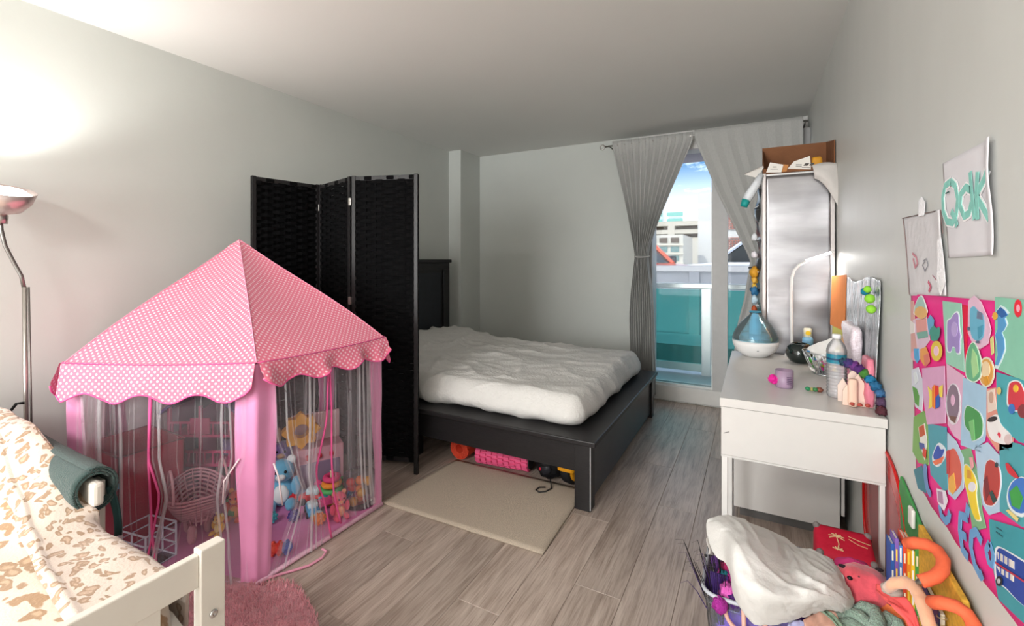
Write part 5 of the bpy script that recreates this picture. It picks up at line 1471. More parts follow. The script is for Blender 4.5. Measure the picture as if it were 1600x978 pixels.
# big pink poster with alphabet cut-outs
g = thing('alphabet_poster', 'bright pink poster collaged with childrens alphabet picture cards on the right wall', 'poster', (WX, 1.3, .92))
pkp = C('ee2d8c', .55, var=.04, vscale=8)
TLp, BLp = on_wall(1425, 459), on_wall(1437, 757)
def pf_(u, v):
    y = TLp.y + (0.90 - TLp.y) * u
    zt = TLp.z + .03 * u; zb_ = BLp.z - .018 * math.sin(u * math.pi * .9) + .01 * u
    if v == 1: zb_ += .006 * nz(u * 14, 2)
    p = Vector((WX - .002 - .0015 * abs(math.sin(u * 9)), y - .05 * v * (1 - u), zt + (zb_ - zt) * v)); return p
MB().grid(40, 16, pf_).build('backing_sheet', pkp, g, smooth=True, solid=.001)
E1 = lambda c: C(c, .55, var=.04, vscale=30)
whc = C('f0eef0', .6)
pno = [0]
def chaikin(p, it=2):
    if len(p) < 6 or len(p) > 15: return p
    for _ in range(it):
        q = []
        for i in range(len(p)):
            a, b = p[i], p[(i + 1) % len(p)]
            q += [(a[0] * .8 + b[0] * .2, a[1] * .8 + b[1] * .2), (a[0] * .2 + b[0] * .8, a[1] * .2 + b[1] * .8)]
        p = q
    return p
def pic(card, cardcol, figs, name='picture_card'):
    pno[0] += 1; o0 = .0048 + .0003 * (pno[0] % 5)
    if card:
        par = wshape(name, card, o0, .0010, E1(cardcol), g)
    else: par = g
    for q, (c, pts_) in enumerate(figs):
        wshape('cutout_shape' if card else 'paper_cutout', chaikin(pts_), o0 + .0013 + .0006 * q, .0006, E1(c), par)
def halo(p, k=1.12):
    cx_ = sum(a for a, b in p) / len(p); cy_ = sum(b for a, b in p) / len(p); return [(cx_ + (a - cx_) * (k + .08), cy_ + (b - cy_) * k) for a, b in p]
# ice cream / cupcake
cone = [(1436, 490), (1454, 490), (1450, 524), (1438, 524)]; scoop = [(1434, 492), (1436, 478), (1441, 466), (1446, 462), (1451, 474), (1455, 490)]
pic([(1427, 470), (1432, 470), (1438, 560), (1428, 556)], 'd9a6a0', [('e9e4e0', [(1427, 500), (1434, 506), (1434, 520), (1427, 522)])])
pic([(1431, 500), (1452, 492), (1458, 532), (1440, 556)], 'e0c7d8', [('e2a09a', [(1436, 500), (1453, 498), (1454, 518), (1438, 520)]), ('7fb0a4', [(1438, 520), (1455, 517), (1456, 527), (1440, 530)])])
pic(None, '', [('f0eef0', halo(scoop)), ('a7c6c0', scoop), ('e8b878', [(1435, 492), (1437, 482), (1445, 478), (1454, 482), (1456, 494), (1446, 500)])])
pic(None, '', [('6aa9d0', [(1455, 500), (1460, 492), (1466, 500), (1464, 520), (1458, 524)]), ('4a9a8a', [(1459, 516), (1466, 508), (1470, 514), (1475, 510), (1476, 520), (1473, 532), (1462, 534)]), ('e6c84e', oval(1471, 549, 9, 16)), ('f0c6d8', oval(1471, 549, 4, 8))])
pic(None, '', [('e8a9b8', oval(1436, 556, 8, 9)), ('5aa9dc', [(1433, 545), (1441, 545), (1442, 562), (1438, 568), (1434, 560)]), ('e9a25c', [(1444, 546), (1453, 542), (1458, 556), (1450, 572), (1444, 562)]), ('df7f6f', [(1450, 556), (1458, 552), (1460, 566), (1452, 574)])])
# elephant
eleph = [(1487, 508), (1488, 501), (1493, 499), (1497, 492), (1502, 488), (1505, 493), (1505, 510), (1508, 525), (1507, 530), (1507, 552), (1501, 552), (1500, 543), (1495, 541), (1493, 550), (1487, 549)]
pic([(1478, 470), (1508, 474), (1512, 560), (1513, 582), (1484, 568), (1481, 520)], '9cd0ba', [('e4eef0', halo(eleph, 1.08)), ('a58fcc', eleph), ('bda8dc', oval(1499, 515, 5, 12))])
pic([(1510, 476), (1519, 478), (1518, 520), (1515, 560)], 'e0103f', [])
# backpack
bp_ = [(1523, 482), (1530, 478), (1536, 486), (1544, 490), (1547, 506), (1545, 528), (1537, 534), (1528, 530), (1524, 520)]
pic([(1520, 470), (1529, 462), (1540, 472), (1552, 500), (1556, 516), (1551, 538), (1538, 546), (1526, 536), (1519, 520)], 'e6bfd6', [('6fb6d2', bp_), ('76809a', [(1536, 486), (1544, 490), (1545, 500), (1535, 498)]), ('4f9cb8', [(1537, 512), (1546, 508), (1544, 524), (1538, 530)]), ('5a6a80', oval(1523, 514, 2, 3)), ('5a6a80', oval(1538, 535, 3, 2))])
# pear + kiwi
pic(None, '', [('e6efe4', halo([(1518, 590), (1518, 560), (1524, 540), (1530, 535), (1536, 545), (1542, 566), (1541, 590), (1530, 598)], 1.06)), ('6db38a', [(1518, 590), (1518, 560), (1524, 540), (1530, 535), (1536, 545), (1542, 566), (1541, 590), (1530, 598)]), ('a9d69a', [(1529, 545), (1536, 556), (1539, 582), (1530, 592), (1527, 566)])])
pic(None, '', [('e9e4d2', oval(1549, 582, 13, 24)), ('dca257', oval(1549, 582, 11, 21)), ('f0d6ae', oval(1549, 578, 7, 13)), ('d99a35', [(1546, 590), (1553, 588), (1555, 600), (1549, 604)])])
# seahorse card
sea = [(1567, 488), (1572, 481), (1578, 484), (1584, 492), (1579, 498), (1582, 508), (1578, 516), (1574, 520), (1578, 530), (1579, 545), (1574, 560), (1568, 572), (1564, 570), (1568, 556), (1567, 540), (1564, 524), (1568, 514), (1568, 500), (1560, 498)]
pic([(1562, 464), (1600, 468), (1632, 470), (1636, 606), (1598, 592), (1562, 576)], '8cc9b0', [('dcecf0', halo(sea, 1.10)), ('5a9ed2', sea), ('2f62a8', [(1566, 488), (1573, 480), (1580, 486), (1584, 493), (1575, 497)]), ('e6b043', oval(1565, 494, 4, 6)), ('d9d68a', [(1558, 530), (1563, 525), (1564, 552), (1560, 556)])])
pic(None, '', [('ee2a3f', oval(1600, 482, 6, 14)), ('f6b0c2', oval(1601, 482, 2.5, 6))])
# pepper/candy/donut row
pic([(1429, 578), (1440, 574), (1448, 600), (1446, 644), (1435, 636), (1430, 610)], 'd7d9e6', [('5f9e4e', [(1431, 604), (1438, 608), (1442, 620), (1441, 636), (1435, 630)]), ('dfe6ea', [(1433, 584), (1438, 580), (1441, 596), (1436, 602)])])
pic([(1446, 576), (1482, 572), (1484, 662), (1454, 664), (1448, 620)], 'dda8cc', [('efd95a', [(1456, 604), (1463, 612), (1463, 636), (1457, 640), (1459, 622)]), ('d7352f', [(1466, 602), (1473, 604), (1474, 622), (1468, 640), (1464, 620)]), ('ef8a35', [(1464, 606), (1468, 602), (1468, 640), (1464, 636)]), ('2c62b8', [(1470, 622), (1476, 616), (1476, 636), (1470, 640)]), ('efd95a', [(1476, 606), (1482, 602), (1481, 622), (1477, 620)])])
pic([(1484, 568), (1512, 588), (1508, 690), (1496, 682), (1486, 664)], 'e2b4d0', [('e9e2ea', oval(1496, 632, 12, 33)), ('8a7788', oval(1496, 630, 10, 29)), ('e2b4d0', oval(1496, 626, 3, 9)), ('7a5a50', [(1490, 650), (1502, 652), (1500, 662), (1494, 658)])])
# leaf card
leaf = [(1518, 634), (1528, 638), (1539, 646), (1544, 662), (1542, 682), (1533, 688), (1526, 690), (1524, 676), (1516, 668), (1514, 650)]
pic([(1511, 590), (1548, 606), (1553, 640), (1545, 690), (1528, 704), (1507, 696)], 'a9cbe4', [('d5e3ea', halo(leaf, 1.06)), ('4d9b58', leaf), ('7cc07a', [(1522, 660), (1530, 656), (1532, 688), (1527, 690)])])
# cup card
pic([(1549, 608), (1566, 606), (1592, 672), (1590, 700), (1566, 706), (1548, 680)], 'e39a8a', [('e9d6c9', [(1551, 612), (1562, 608), (1566, 640), (1552, 646)]), ('c9a492', oval(1558, 622, 4, 9))])
pic(None, '', [('f2eeee', [(1550, 656), (1568, 646), (1572, 664), (1590, 680), (1592, 694), (1576, 696), (1560, 690), (1553, 680)]), ('3a2f30', oval(1560, 656, 8, 4, rot=-.3)), ('d9304a', [(1571, 676), (1574, 680), (1573, 686), (1569, 680)]), ('d9c2c2', oval(1587, 688, 6, 8))])
# tractor card
trk = [(1586, 618), (1588, 600), (1598, 596), (1606, 600), (1612, 616), (1624, 620), (1624, 636), (1598, 644), (1586, 634)]
pic([(1565, 582), (1600, 592), (1636, 606), (1636, 700), (1602, 692), (1572, 668), (1566, 640)], '4fa9b4', [('e4eef0', halo(trk, 1.1)), ('d6404c', trk), ('f0c23c', oval(1599, 608, 4, 6)), ('3f78c2', oval(1593, 640, 5, 8)), ('8a3a3f', oval(1613, 644, 9, 11)), ('e0bf6a', oval(1574, 612, 3, 6))])
# green puppy card
pic([(1432, 652), (1448, 642), (1455, 660), (1455, 728), (1440, 724), (1430, 706)], '7fae5e', [('e6e4dc', [(1440, 668), (1450, 662), (1454, 690), (1450, 720), (1444, 700)]), ('c2552e', [(1441, 668), (1449, 664), (1451, 680), (1443, 684)]), ('4a5aa0', [(1442, 692), (1450, 694), (1451, 704), (1443, 702)]), ('d6402f', [(1449, 700), (1454, 704), (1453, 718), (1448, 712)])])
# teal spoon card
pic([(1455, 662), (1484, 668), (1486, 766), (1480, 768), (1459, 742), (1456, 700)], '4f9fb0', [('e2eaf0', [(1462, 712), (1472, 690), (1484, 700), (1484, 716), (1472, 732), (1463, 726)]), ('2c4fb0', [(1464, 712), (1472, 694), (1476, 704), (1483, 702), (1478, 716), (1466, 720)]), ('e8734a', [(1464, 722), (1478, 716), (1482, 714), (1478, 724), (1468, 728)])])
# ice lolly / pizza
pic([(1486, 676), (1500, 690), (1512, 716), (1512, 764), (1498, 782), (1487, 772)], 'b9cfe4', [('d8604e', [(1488, 706), (1498, 700), (1508, 722), (1510, 756), (1498, 772), (1488, 764)]), ('eab04e', [(1490, 748), (1498, 740), (1501, 764), (1496, 774), (1489, 766)]), ('c23a3f', [(1486, 706), (1491, 704), (1491, 740), (1487, 742)])])
# pink figure low left
pic(None, '', [('3d7f8f', [(1433, 735), (1446, 728), (1452, 748), (1453, 772), (1440, 764)]), ('6d8fc0', [(1448, 728), (1454, 724), (1456, 760), (1462, 770), (1460, 780), (1452, 764)])])
pic(None, '', [('e9e4ee', [(1470, 764), (1484, 768), (1488, 784), (1482, 800), (1472, 786)]), ('b08aa8', [(1472, 768), (1480, 770), (1482, 790), (1474, 786)])])
# giraffe card
gir = [(1514, 728), (1520, 728), (1531, 746), (1534, 762), (1532, 772), (1536, 800), (1540, 814), (1532, 814), (1526, 800), (1520, 776), (1514, 752)]
pic([(1507, 704), (1522, 700), (1534, 742), (1541, 800), (1547, 826), (1526, 832), (1518, 780), (1510, 740)], '7fb184', [('e9eae0', halo(gir, 1.05)), ('efcf35', gir), ('e6e2ea', oval(1527, 762, 6, 8)), ('d89a3a', [(1520, 735), (1526, 738), (1526, 750), (1520, 748)]), ('e9a0a6', [(1524, 716), (1529, 716), (1531, 730), (1527, 736)])])
# parrot card
par_ = [(1549, 724), (1556, 719), (1564, 724), (1570, 734), (1572, 756), (1568, 780), (1560, 792), (1548, 790), (1544, 772), (1546, 752)]
pic([(1530, 700), (1550, 692), (1568, 712), (1572, 800), (1552, 806), (1542, 790), (1534, 742)], 'b6cfe6', [('e4e2ea', halo(par_, 1.05)), ('b8413c', par_), ('7f2c32', [(1546, 752), (1552, 744), (1556, 770), (1550, 784)]), ('2f4a48', [(1556, 772), (1560, 768), (1568, 784), (1562, 788)]), ('3a3f45', oval(1568, 728, 2.5, 4))])
# globe card
pic([(1569, 688), (1600, 694), (1638, 712), (1640, 838), (1604, 824), (1570, 800), (1570, 740)], '4fa3ae', [('e6eef0', oval(1606, 778, 24, 32)), ('3f76c8', oval(1606, 776, 21, 28)), ('3fa04a', [(1588, 770), (1600, 760), (1610, 780), (1604, 798), (1592, 792)]), ('d22f3c', [(1582, 726), (1586, 724), (1600, 742), (1604, 750), (1596, 748), (1586, 740)]), ('e9d58a', [(1584, 800), (1588, 798), (1604, 812), (1602, 818)])])
# bus card
bus = [(1567, 862), (1572, 857), (1600, 874), (1634, 896), (1634, 968), (1600, 940), (1580, 918), (1570, 914), (1566, 896)]
pic([(1553, 812), (1600, 826), (1640, 842), (1644, 1010), (1600, 968), (1568, 938), (1558, 880)], '3f9aa6', [('eceef0', halo(bus, 1.07)), ('2b4aa0', bus), ('e9e0d6', [(1569, 864), (1596, 880), (1596, 892), (1570, 876)]), ('e9e0d6', [(1568, 886), (1596, 902), (1596, 912), (1574, 898)]), ('c2384a', [(1567, 880), (1632, 922), (1632, 925), (1567, 883)]), ('26262a', oval(1574, 911, 5, 8)), ('b9b9be', oval(1574, 911, 2.4, 4))])
for c, st in (('2b4aa0', [(1575, 866), (1575, 880)]), ('2b4aa0', [(1582, 870), (1582, 884)]), ('2b4aa0', [(1589, 874), (1589, 888)]), ('2b4aa0', [(1577, 889), (1577, 901)]), ('2b4aa0', [(1584, 893), (1584, 905)]), ('2b4aa0', [(1591, 897), (1591, 909)])):
    wtube('window_bar', st, .0105, .0010, E1(c), g)
for c, st in (('2f6670', [(1566, 826), (1576, 832)]), ('2f6670', [(1566, 833), (1577, 841)]), ('8aa6bc', [(1533, 698), (1542, 700)]), ('8aa6bc', [(1533, 704), (1541, 707)]), ('2f6670', [(1576, 700), (1586, 704)])):
    wtube('printed_line', st, .0075, .0011, E1(c), g)
# big blue paper letters: C E C O
lb = E1('6a9fcf')
wtube('letter_c', [(1474, 790), (1477, 806), (1484, 816), (1489, 812), (1491, 800)], .0070, .008, lb, g)
wtube('letter_e', [(1520, 812), (1508, 806), (1507, 832), (1511, 860), (1521, 874)], .0070, .0085, lb, g); wtube('letter_e_bar', [(1508, 834), (1514, 838), (1519, 842)], .0080, .008, lb, g); wtube('letter_e_foot', [(1520, 790), (1518, 806)], .0066, .008, lb, g)
wtube('letter_c', [(1543, 850), (1534, 832), (1526, 836), (1525, 856), (1531, 884), (1541, 903), (1544, 898)], .0074, .008, lb, g)
wtube('letter_o', [(1556, 850), (1550, 862), (1554, 880), (1560, 886), (1562, 870), (1556, 850)], .0078, .006, lb, g)

# ================================================================ THINGS AT THE BOTTOM RIGHT
# boards leaning on the wall
g = thing('green_board', 'green play board leaning on the right wall behind the toy handles', 'board', (.36, 1.6, 0)); gm = C('3e8f4a', .5, var=.12, vscale=20)
pts_ = [on_wall(*p, .012) for p in ((1394, 742), (1403, 752), (1426, 790), (1446, 834), (1448, 900), (1430, 905), (1402, 870))]
MB().prism([(.383, 1.64, .02), (.383, 1.30, .02), (.383, 1.30, .50), (.383, 1.45, .555), (.383, 1.60, .605), (.383, 1.72, .635), (.383, 1.735, .60), (.383, 1.70, .40)], (-.007, 0, 0)).build('board_panel', gm, g, bevel=.003)
MB().box(.366, .375, 1.565, 1.60, .555, .605).build('white_clip', C('e3dfd8', .5), g, bevel=.004)
g = thing('yellow_board', 'mustard yellow speckled foam board leaning on the wall beneath the poster', 'board', (.36, 1.35, 0))
MB().prism([(.374, 1.495, .02), (.374, 1.19, .02), (.374, 1.19, .56), (.374, 1.22, .595), (.374, 1.495, .605)], (-.012, 0, 0)).build('board_panel', mat('mustard_foam', lin('d9a63c'), .7, var=.18, vscale=90), g, bevel=.003)
g = thing('red_tray', 'big glossy red oval plastic tray standing on edge between desk leg and wall', 'tray', (.375, 1.95, .1)); rd = mat('glossy_red_plastic', lin('c01616'), .18, var=.05, vscale=4)
def ov(t, k=1.0): return (1.95 + .30 * k * math.copysign(abs(math.cos(t)) ** .8, math.cos(t)), .365 + .275 * k * math.copysign(abs(math.sin(t)) ** .8, math.sin(t)))
MB().tube([(.3792, *ov(q * math.pi / 30)) for q in range(60)], .0050, 10, True).build('rim', rd, g, smooth=True)
MB().grid(60, 8, lambda u, v: Vector((.3792 + .0035 * sm(0, .3, v), *ov(u * 2 * math.pi, 1 - .30 * v)))).build('sloping_wall', rd, g, smooth=True)
MB().prism([(.3838, *ov(q * math.pi / 30, .72)) for q in range(60)], (-.0015, 0, 0)).build('base_panel', mat('dull_red', lin('a8484a'), .3, var=.1), g)
# books standing against the wall
bcol = ['2f5aa8', '7f5fb0', '4f7fc4', 'd9482f', 'e88a2c', 'f0c93a', '4a9a4e', '2f8f9a', '3a4f9a', 'c2385a', '6aa9d8', '8a4f9a']; bn = ['royal blue', 'violet', 'sky blue', 'red', 'orange', 'yellow', 'green', 'teal', 'navy', 'crimson', 'pale blue', 'plum']
for q in range(7):
    x0 = .307 + q * .0080; hh = .56 + .012 * math.sin(q * 2.2) - .006 * abs(q - 3)
    b_ = thing('picture_book', bn[q] + ' childrens picture book standing in the row before the green board', 'book', (x0, 1.56, .2), 0, 'books standing by the wall')
    MB().box(x0, x0 + .0010, 1.49, 1.535, .20, hh).build('cover', C(bcol[q], .45), b_)
    MB().box(x0 + .0066, x0 + .0076, 1.49, 1.535, .20, hh).build('cover', C(bcol[q], .45), b_)
    MB().box(x0, x0 + .0076, 1.4885, 1.4900, .20, hh).build('spine', C(bcol[q], .45), b_)
    MB().box(x0 + .001, x0 + .0066, 1.4905, 1.534, .203, hh - .003).build('pages', C('efe9dc', .8), b_)
    for k_ in range(5): MB().box(x0 + .0022, x0 + .0054, 1.4879, 1.4884, .30 + .05 * k_, .325 + .05 * k_ + .006 * (q % 3)).build('spine_print', C(['f3e9d0', 'f0d34a', 'ffffff'][q % 3], .5), b_)
bk = thing('book_crate', 'low white crate holding the row of picture books', 'crate', (.32, 1.56, 0))
box('crate_bottom', C('e2dfd8', .5), .298, .368, 1.48, 1.55, .185, .197, bk)
for (a, b_) in ((.298, .302), (.364, .368)): box('crate_side', C('e2dfd8', .5), a, b_, 1.48, 1.55, 0, .185, bk)
# notebook with spiral
g = thing('spiral_notebook', 'dark spiral-bound notebook standing before the mustard board', 'notebook', (.34, 1.36, 0))
box('cover', C('2a2f5a', .5), .346, .349, 1.29, 1.40, .16, .515, g); box('pages', C('e8e2d4', .8), .349, .358, 1.295, 1.398, .165, .51, g)
for q in range(18): MB().tube([(.352 + .009 * math.cos(t * .785), 1.29 + .006 * math.sin(t * .785), .175 + q * .0195) for t in range(8)], .0012, 5, True).build('wire_ring', C('d6c9a0', .3, metal=.7), g, smooth=True)
MB().box(.335, .362, 1.28, 1.41, .0, .158).build('stand_block', C('3a3a40', .6), g)
# ride-on toy with foam handles
og = C('ea6a45', .75, bump=.2)
g = thing('foam_handle_toy', 'ride-on toy frame with two curved orange foam handles in the corner', 'ride-on toy', (.3, 1.45, 0))
def arcp(c, r, a0, a1, rx=(1, 0, 0), up=(0, 0, 1), n=14):
    rx = Vector(rx).normalized(); up = Vector(up).normalized(); return [Vector(c) + rx * (r * math.cos(R(a0 + (a1 - a0) * i / n))) + up * (r * math.sin(R(a0 + (a1 - a0) * i / n))) for i in range(n + 1)]
h1 = [on_z(px, py, z) for px, py, z in ((1418, 849, .60), (1432, 848, .612), (1450, 851, .62), (1465, 860, .62), (1474, 875, .615), (1473, 890, .605), (1462, 901, .595), (1448, 906, .585), (1438, 908, .58))]
MB().tube(h1, .0125, 12).build('foam_grip', og, g, smooth=True)
h2 = [on_z(px, py, z) for px, py, z in ((1456, 941, .565), (1475, 942, .58), (1495, 948, .585), (1511, 959, .58), (1521, 975, .572), (1524, 995, .56), (1515, 1015, .55))]
MB().tube(h2, .0125, 12).build('foam_grip', og, g, smooth=True)
m_ = C('8d8680', .3, metal=.8)
bo = [on_z(*p) + Vector((.012, .035, -.01)) for p in ((1429, 918, .545), (1438, 934, .54), (1446, 957, .53), (1454, 984, .515))]
MB().tube([h1[-2], h1[-1], *bo, (.315, 1.22, .25), (.30, 1.24, .02)], .006, 10).build('metal_bar', m_, g, smooth=True)
MB().tube([h2[-1], (.31, 1.10, .30), (.30, 1.12, .02)], .006, 10).build('metal_bar', m_, g, smooth=True)
MB().tube([(.30, 1.30, .012), (.30, 1.12, .012)], .009, 8).build('base_bar', m_, g, smooth=True)
for pp_ in (h1[0], h2[0]): MB().blob(pp_, (.011, .011, .011), 0, 1, 10).build('grip_end', og, g, smooth=True)
# peach padded tube
g = thing('padded_headband', 'peach padded plush band arching out of the toy bin', 'headband', (.3, 1.42, .3))
hb = [on_z(px, py, z) for px, py, z in ((1386, 920, .50), (1398, 911, .525), (1416, 910, .54), (1429, 918, .545), (1438, 934, .54), (1446, 957, .53), (1454, 984, .515), (1460, 1012, .49))]
MB().tube(hb, [.010, .012, .013, .013, .013, .013, .012, .010], 12).build('band', C('e8b08e', .9, bump=.3, sheen=.4), g, smooth=True)
MB().blob(on_z(1393, 921, .49), (.022, .016, .014), .2, 3, 14).build('grey_end', C('b3a59c', .9), g, smooth=True)

# clear bin
bn_ = thing('toy_bin', 'clear plastic storage bin crammed with toys in the bottom right corner', 'storage bin', (.0, 1.6, 0)); BX0, BX1, BY0, BY1, BH = -.135, .165, 1.435, 1.80, .30
mb = MB()
def ringp(e_, z, r=.04, n=5):
    out = []
    for (cx_, cy_, a0) in ((BX1 - r, BY1 - r, 0), (BX0 + r, BY1 - r, 90), (BX0 + r, BY0 + r, 180), (BX1 - r, BY0 + r, 270)):
        for i in range(n + 1):
            a = R(a0 + 90 * i / n); out.append(Vector((cx_ + (r + e_) * math.cos(a), cy_ + (r + e_) * math.sin(a), z)))
    return out
def shell(e0, e1, z0, z1):
    a, b = ringp(e0, z0), ringp(e1, z1); n = len(a); return a + b, [(i, (i + 1) % n, (i + 1) % n + n, i + n) for i in range(n)]
v, f = shell(-.03, 0, .004, BH); mb.add(v, f); bt = ringp(-.03, .004); mb.add(bt, [tuple(range(len(bt)))])
mb.build('bin_shell', clear_plastic, bn_, smooth=False, solid=.002)
MB().tube(ringp(.003, BH), .006, 8, True).build('rim', glass_mat('frosted_rim', (.86, .88, .95), .5, .15), bn_, smooth=True)
MB().tube(ringp(-.002, BH - .03), .003, 6, True).build('rib', clear_plastic, bn_, smooth=True)
MB().tube(arcp((BX0 + .11, BY0 - .006, BH - .025), .05, 175, 365, (1, 0, 0), (0, 0, 1)), .006, 8).build('cord_handle', C('d9a99a', .6), bn_, smooth=True)
MB().tube([(BX0 + .105, BY0 - .014, BH + .02), (BX0 + .108, BY0 - .014, BH - .06), (BX0 + .112, BY0 - .012, BH - .16)], .006, 8).build('cord_handle', C('d9a99a', .6), bn_, smooth=True)
# fabric and toys inside
glx = mat('galaxy_print_fabric', lin('6a45b5'), .6, var=.6, vscale=12, bump=.3)
g = thing('galaxy_fabric', 'purple and blue galaxy print fabric stuffed in the clear bin', 'fabric', (0, 1.6, .1))
def gx(p, n): return p + n * .018 * nz(p.x * 14, p.y * 14, p.z * 14)
MB().rbox(BX0 + .03, BX1 - .03, BY0 + .025, BY1 - .03, .012, .255, .05, (20, 22, 16), gx).build('fabric_heap', glx, g, smooth=True)
for q, (px, py, z, c, r, nm_) in enumerate(((1135, 905, .31, 'e03fb0', .028, 'magenta'), (1138, 925, .30, 'f06ac8', .026, 'bright pink'), (1122, 878, .33, '6a3f8a', .020, 'dark purple'), (1131, 898, .33, '37b3c2', .012, 'turquoise'), (1148, 938, .29, '4a1f6a', .024, 'deep violet'), (1133, 884, .345, 'd83a7a', .013, 'rose pink'), (1125, 945, .285, 'b02f9a', .02, 'orchid'))):
    o = MB().blob(on_z(px, py, z), (r, r, r * 1.1), .35, 5, 18).build('hair_scrunchie' if q % 2 else 'soft_ball', C(c, .7, bump=.8, bscale=300), smooth=True); tag(o, nm_ + ' fuzzy ball toy at the left end of the clear bin', 'toy')
g = thing('tinsel_wand', 'bunch of purple and black tinsel stems standing in the left of the bin', 'tinsel wand', (-.12, 1.50, .2))
pc = C('3a2460', .35); pk2 = C('1d1a1f', .4)
mbp, mbk = MB(), MB(); base = Vector((-.095, 1.475, .20))
for q in range(34):
    a = random.uniform(-1, 1); b = random.uniform(-1, 1); hgt = random.uniform(.14, .26) * (1 if q % 3 else .75)
    b0 = base + Vector((a * .016, b * .012, 0)); tp_ = b0 + Vector((-.035 + a * .055, .03 * b, hgt)); md = b0.lerp(tp_, .55) + Vector((.010 * a, 0, .02))
    (mbp if q % 3 == 0 else mbk).tube([b0, md, tp_, tp_ + Vector((-.012 + .012 * a, 0, -.004 - .01 * random.random()))], [.0016, .0013, .0007, .0004], 4)
for q in range(9): mbp.tube([base + Vector((-.016 + .005 * q, 0, .02)), base + Vector((-.022 + .0055 * q, .004, .14))], .0030, 5)
o = mbk.build('black_stems', pk2, g); o['kind'] = 'stuff'; o = mbp.build('purple_stems', pc, g); o['kind'] = 'stuff'
mb = MB()
for q in range(4): MB().blob(base + Vector((-.035 + .022 * q, 0, .185 - .02 * (q % 2))), .004, 0, 1, 8).build('bead', pk2, g, smooth=True)

# white cloth draped over the bin
ct = C('d3d1cd', .9, var=.02, bump=.12, bscale=160)
g = thing('white_cloth', 'crumpled white cotton cloth draped in a peak over the clear toy bin', 'cloth', (.05, 1.55, .3))
rows_ = [  # (pixel x, pixel y, height) from the far edge to the near edge; each row runs left to right
    [(1106, 812, .475), (1125, 806, .49), (1150, 808, .485), (1172, 818, .46), (1200, 828, .43), (1226, 842, .40), (1246, 856, .385), (1262, 858, .395), (1282, 866, .40), (1298, 874, .395)],
    [(1104, 822, .46), (1128, 822, .495), (1156, 824, .50), (1182, 836, .485), (1210, 850, .455), (1232, 862, .425), (1254, 872, .42), (1276, 878, .43), (1298, 884, .425), (1312, 892, .41)],
    [(1107, 846, .43), (1130, 842, .475), (1150, 850, .505), (1182, 866, .49), (1212, 880, .465), (1238, 888, .445), (1262, 894, .45), (1286, 898, .45), (1308, 904, .435), (1322, 914, .41)],
    [(1122, 872, .42), (1134, 872, .44), (1148, 880, .475), (1182, 896, .47), (1214, 908, .455), (1242, 914, .445), (1268, 916, .45), (1294, 920, .445), (1318, 926, .425), (1332, 934, .395)],
    [(1140, 876, .43), (1142, 898, .41), (1152, 912, .435), (1184, 928, .44), (1216, 936, .435), (1244, 938, .43), (1272, 938, .43), (1298, 940, .42), (1322, 944, .40), (1334, 944, .375)],
    [(1146, 920, .36), (1148, 932, .36), (1162, 948, .365), (1188, 960, .37), (1218, 962, .375), (1246, 960, .38), (1272, 954, .385), (1296, 952, .385), (1316, 956, .375), (1330, 952, .36)],
    [(1158, 950, .33), (1166, 962, .325), (1178, 974, .32), (1196, 978, .325), (1220, 976, .34), (1246, 968, .35), (1268, 960, .36), (1286, 953, .365), (1306, 955, .36), (1322, 957, .35)]]
CP = [[on_z(*p) for p in r_] for r_ in rows_]
def cr1(p0, p1, p2, p3, t): return .5 * ((2 * p1) + (p2 - p0) * t + (2 * p0 - 5 * p1 + 4 * p2 - p3) * t * t + (3 * p1 - p0 - 3 * p2 + p3) * t ** 3)
def cloth(u, v):
    a = u * 9; i = min(8, int(a)); t = a - i; b = v * 6; j = min(5, int(b)); s = b - j
    def row(jj):
        r_ = CP[max(0, min(6, jj))]; g_ = lambda k_: r_[max(0, min(9, k_))]
        return cr1(g_(i - 1), g_(i), g_(i + 1), g_(i + 2), t)
    p = cr1(row(j - 1), row(j), row(j + 1), row(j + 2), s)
    rid = 1 - abs(nz(u * 5 - v * 3.2, v * 2.2 + u * 1.5, 3)) * 2.4
    rid2 = 1 - abs(nz(u * 9 + 4, v * 7 - u * 3, 9)) * 2.2
    p.z += .005 * max(0, rid) ** 3 * sm(.1, .3, u) + .004 * max(0, rid2) ** 2 * sm(.35, .6, u) * sm(0, .15, v) + .002 * nz(u * 20, v * 20)
    return p
MB().grid(110, 80, cloth).build('cloth_sheet', ct, g, smooth=True, solid=.003)
# curled sleeve end hanging to the left of the peak
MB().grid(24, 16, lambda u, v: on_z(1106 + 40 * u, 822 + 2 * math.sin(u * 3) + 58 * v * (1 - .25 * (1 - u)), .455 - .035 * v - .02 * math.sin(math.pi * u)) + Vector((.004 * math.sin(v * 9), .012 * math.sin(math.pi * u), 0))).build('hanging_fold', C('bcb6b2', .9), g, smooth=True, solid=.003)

# red palm print case
g = thing('red_case', 'red fabric case with cream palm tree print behind the white cloth', 'case', (.27, 1.82, 0)); rc = C('d3203f', .6, bump=.15)
A_ = [on_z(*p) for p in ((1284, 834, .335), (1386, 862, .335), (1388, 918, .30), (1278, 872, .33))]
mwz = Tm((.258, 1.845, .0), R(0), 0, R(0))
mwz = mwz @ Matrix(((1, 0, 0, 0), (0, 1, 0, 0), (0, .38, 1, 0), (0, 0, 0, 1)))
MB().rbox(-.078, .086, -.042, .080, .03, .318, .016, (10, 8, 12), mx=mwz).build('case_body', rc, g, smooth=True)
for s in (-1, 1):
    for t in (-1, 1): MB().blob(mwz @ Vector((.004 + s * .072, .019 + t * .050, .312)), .012, .0, 1, 10).build('corner_guard', C('8e8785', .5), g, smooth=True)
cream = C('f0d9a8', .6)
def pstroke(pts2, r_): MB().tube([mwz @ Vector((a * .95, b * .9 + .025, .3195)) for a, b in pts2], r_, 5).build('palm_print', cream, g)
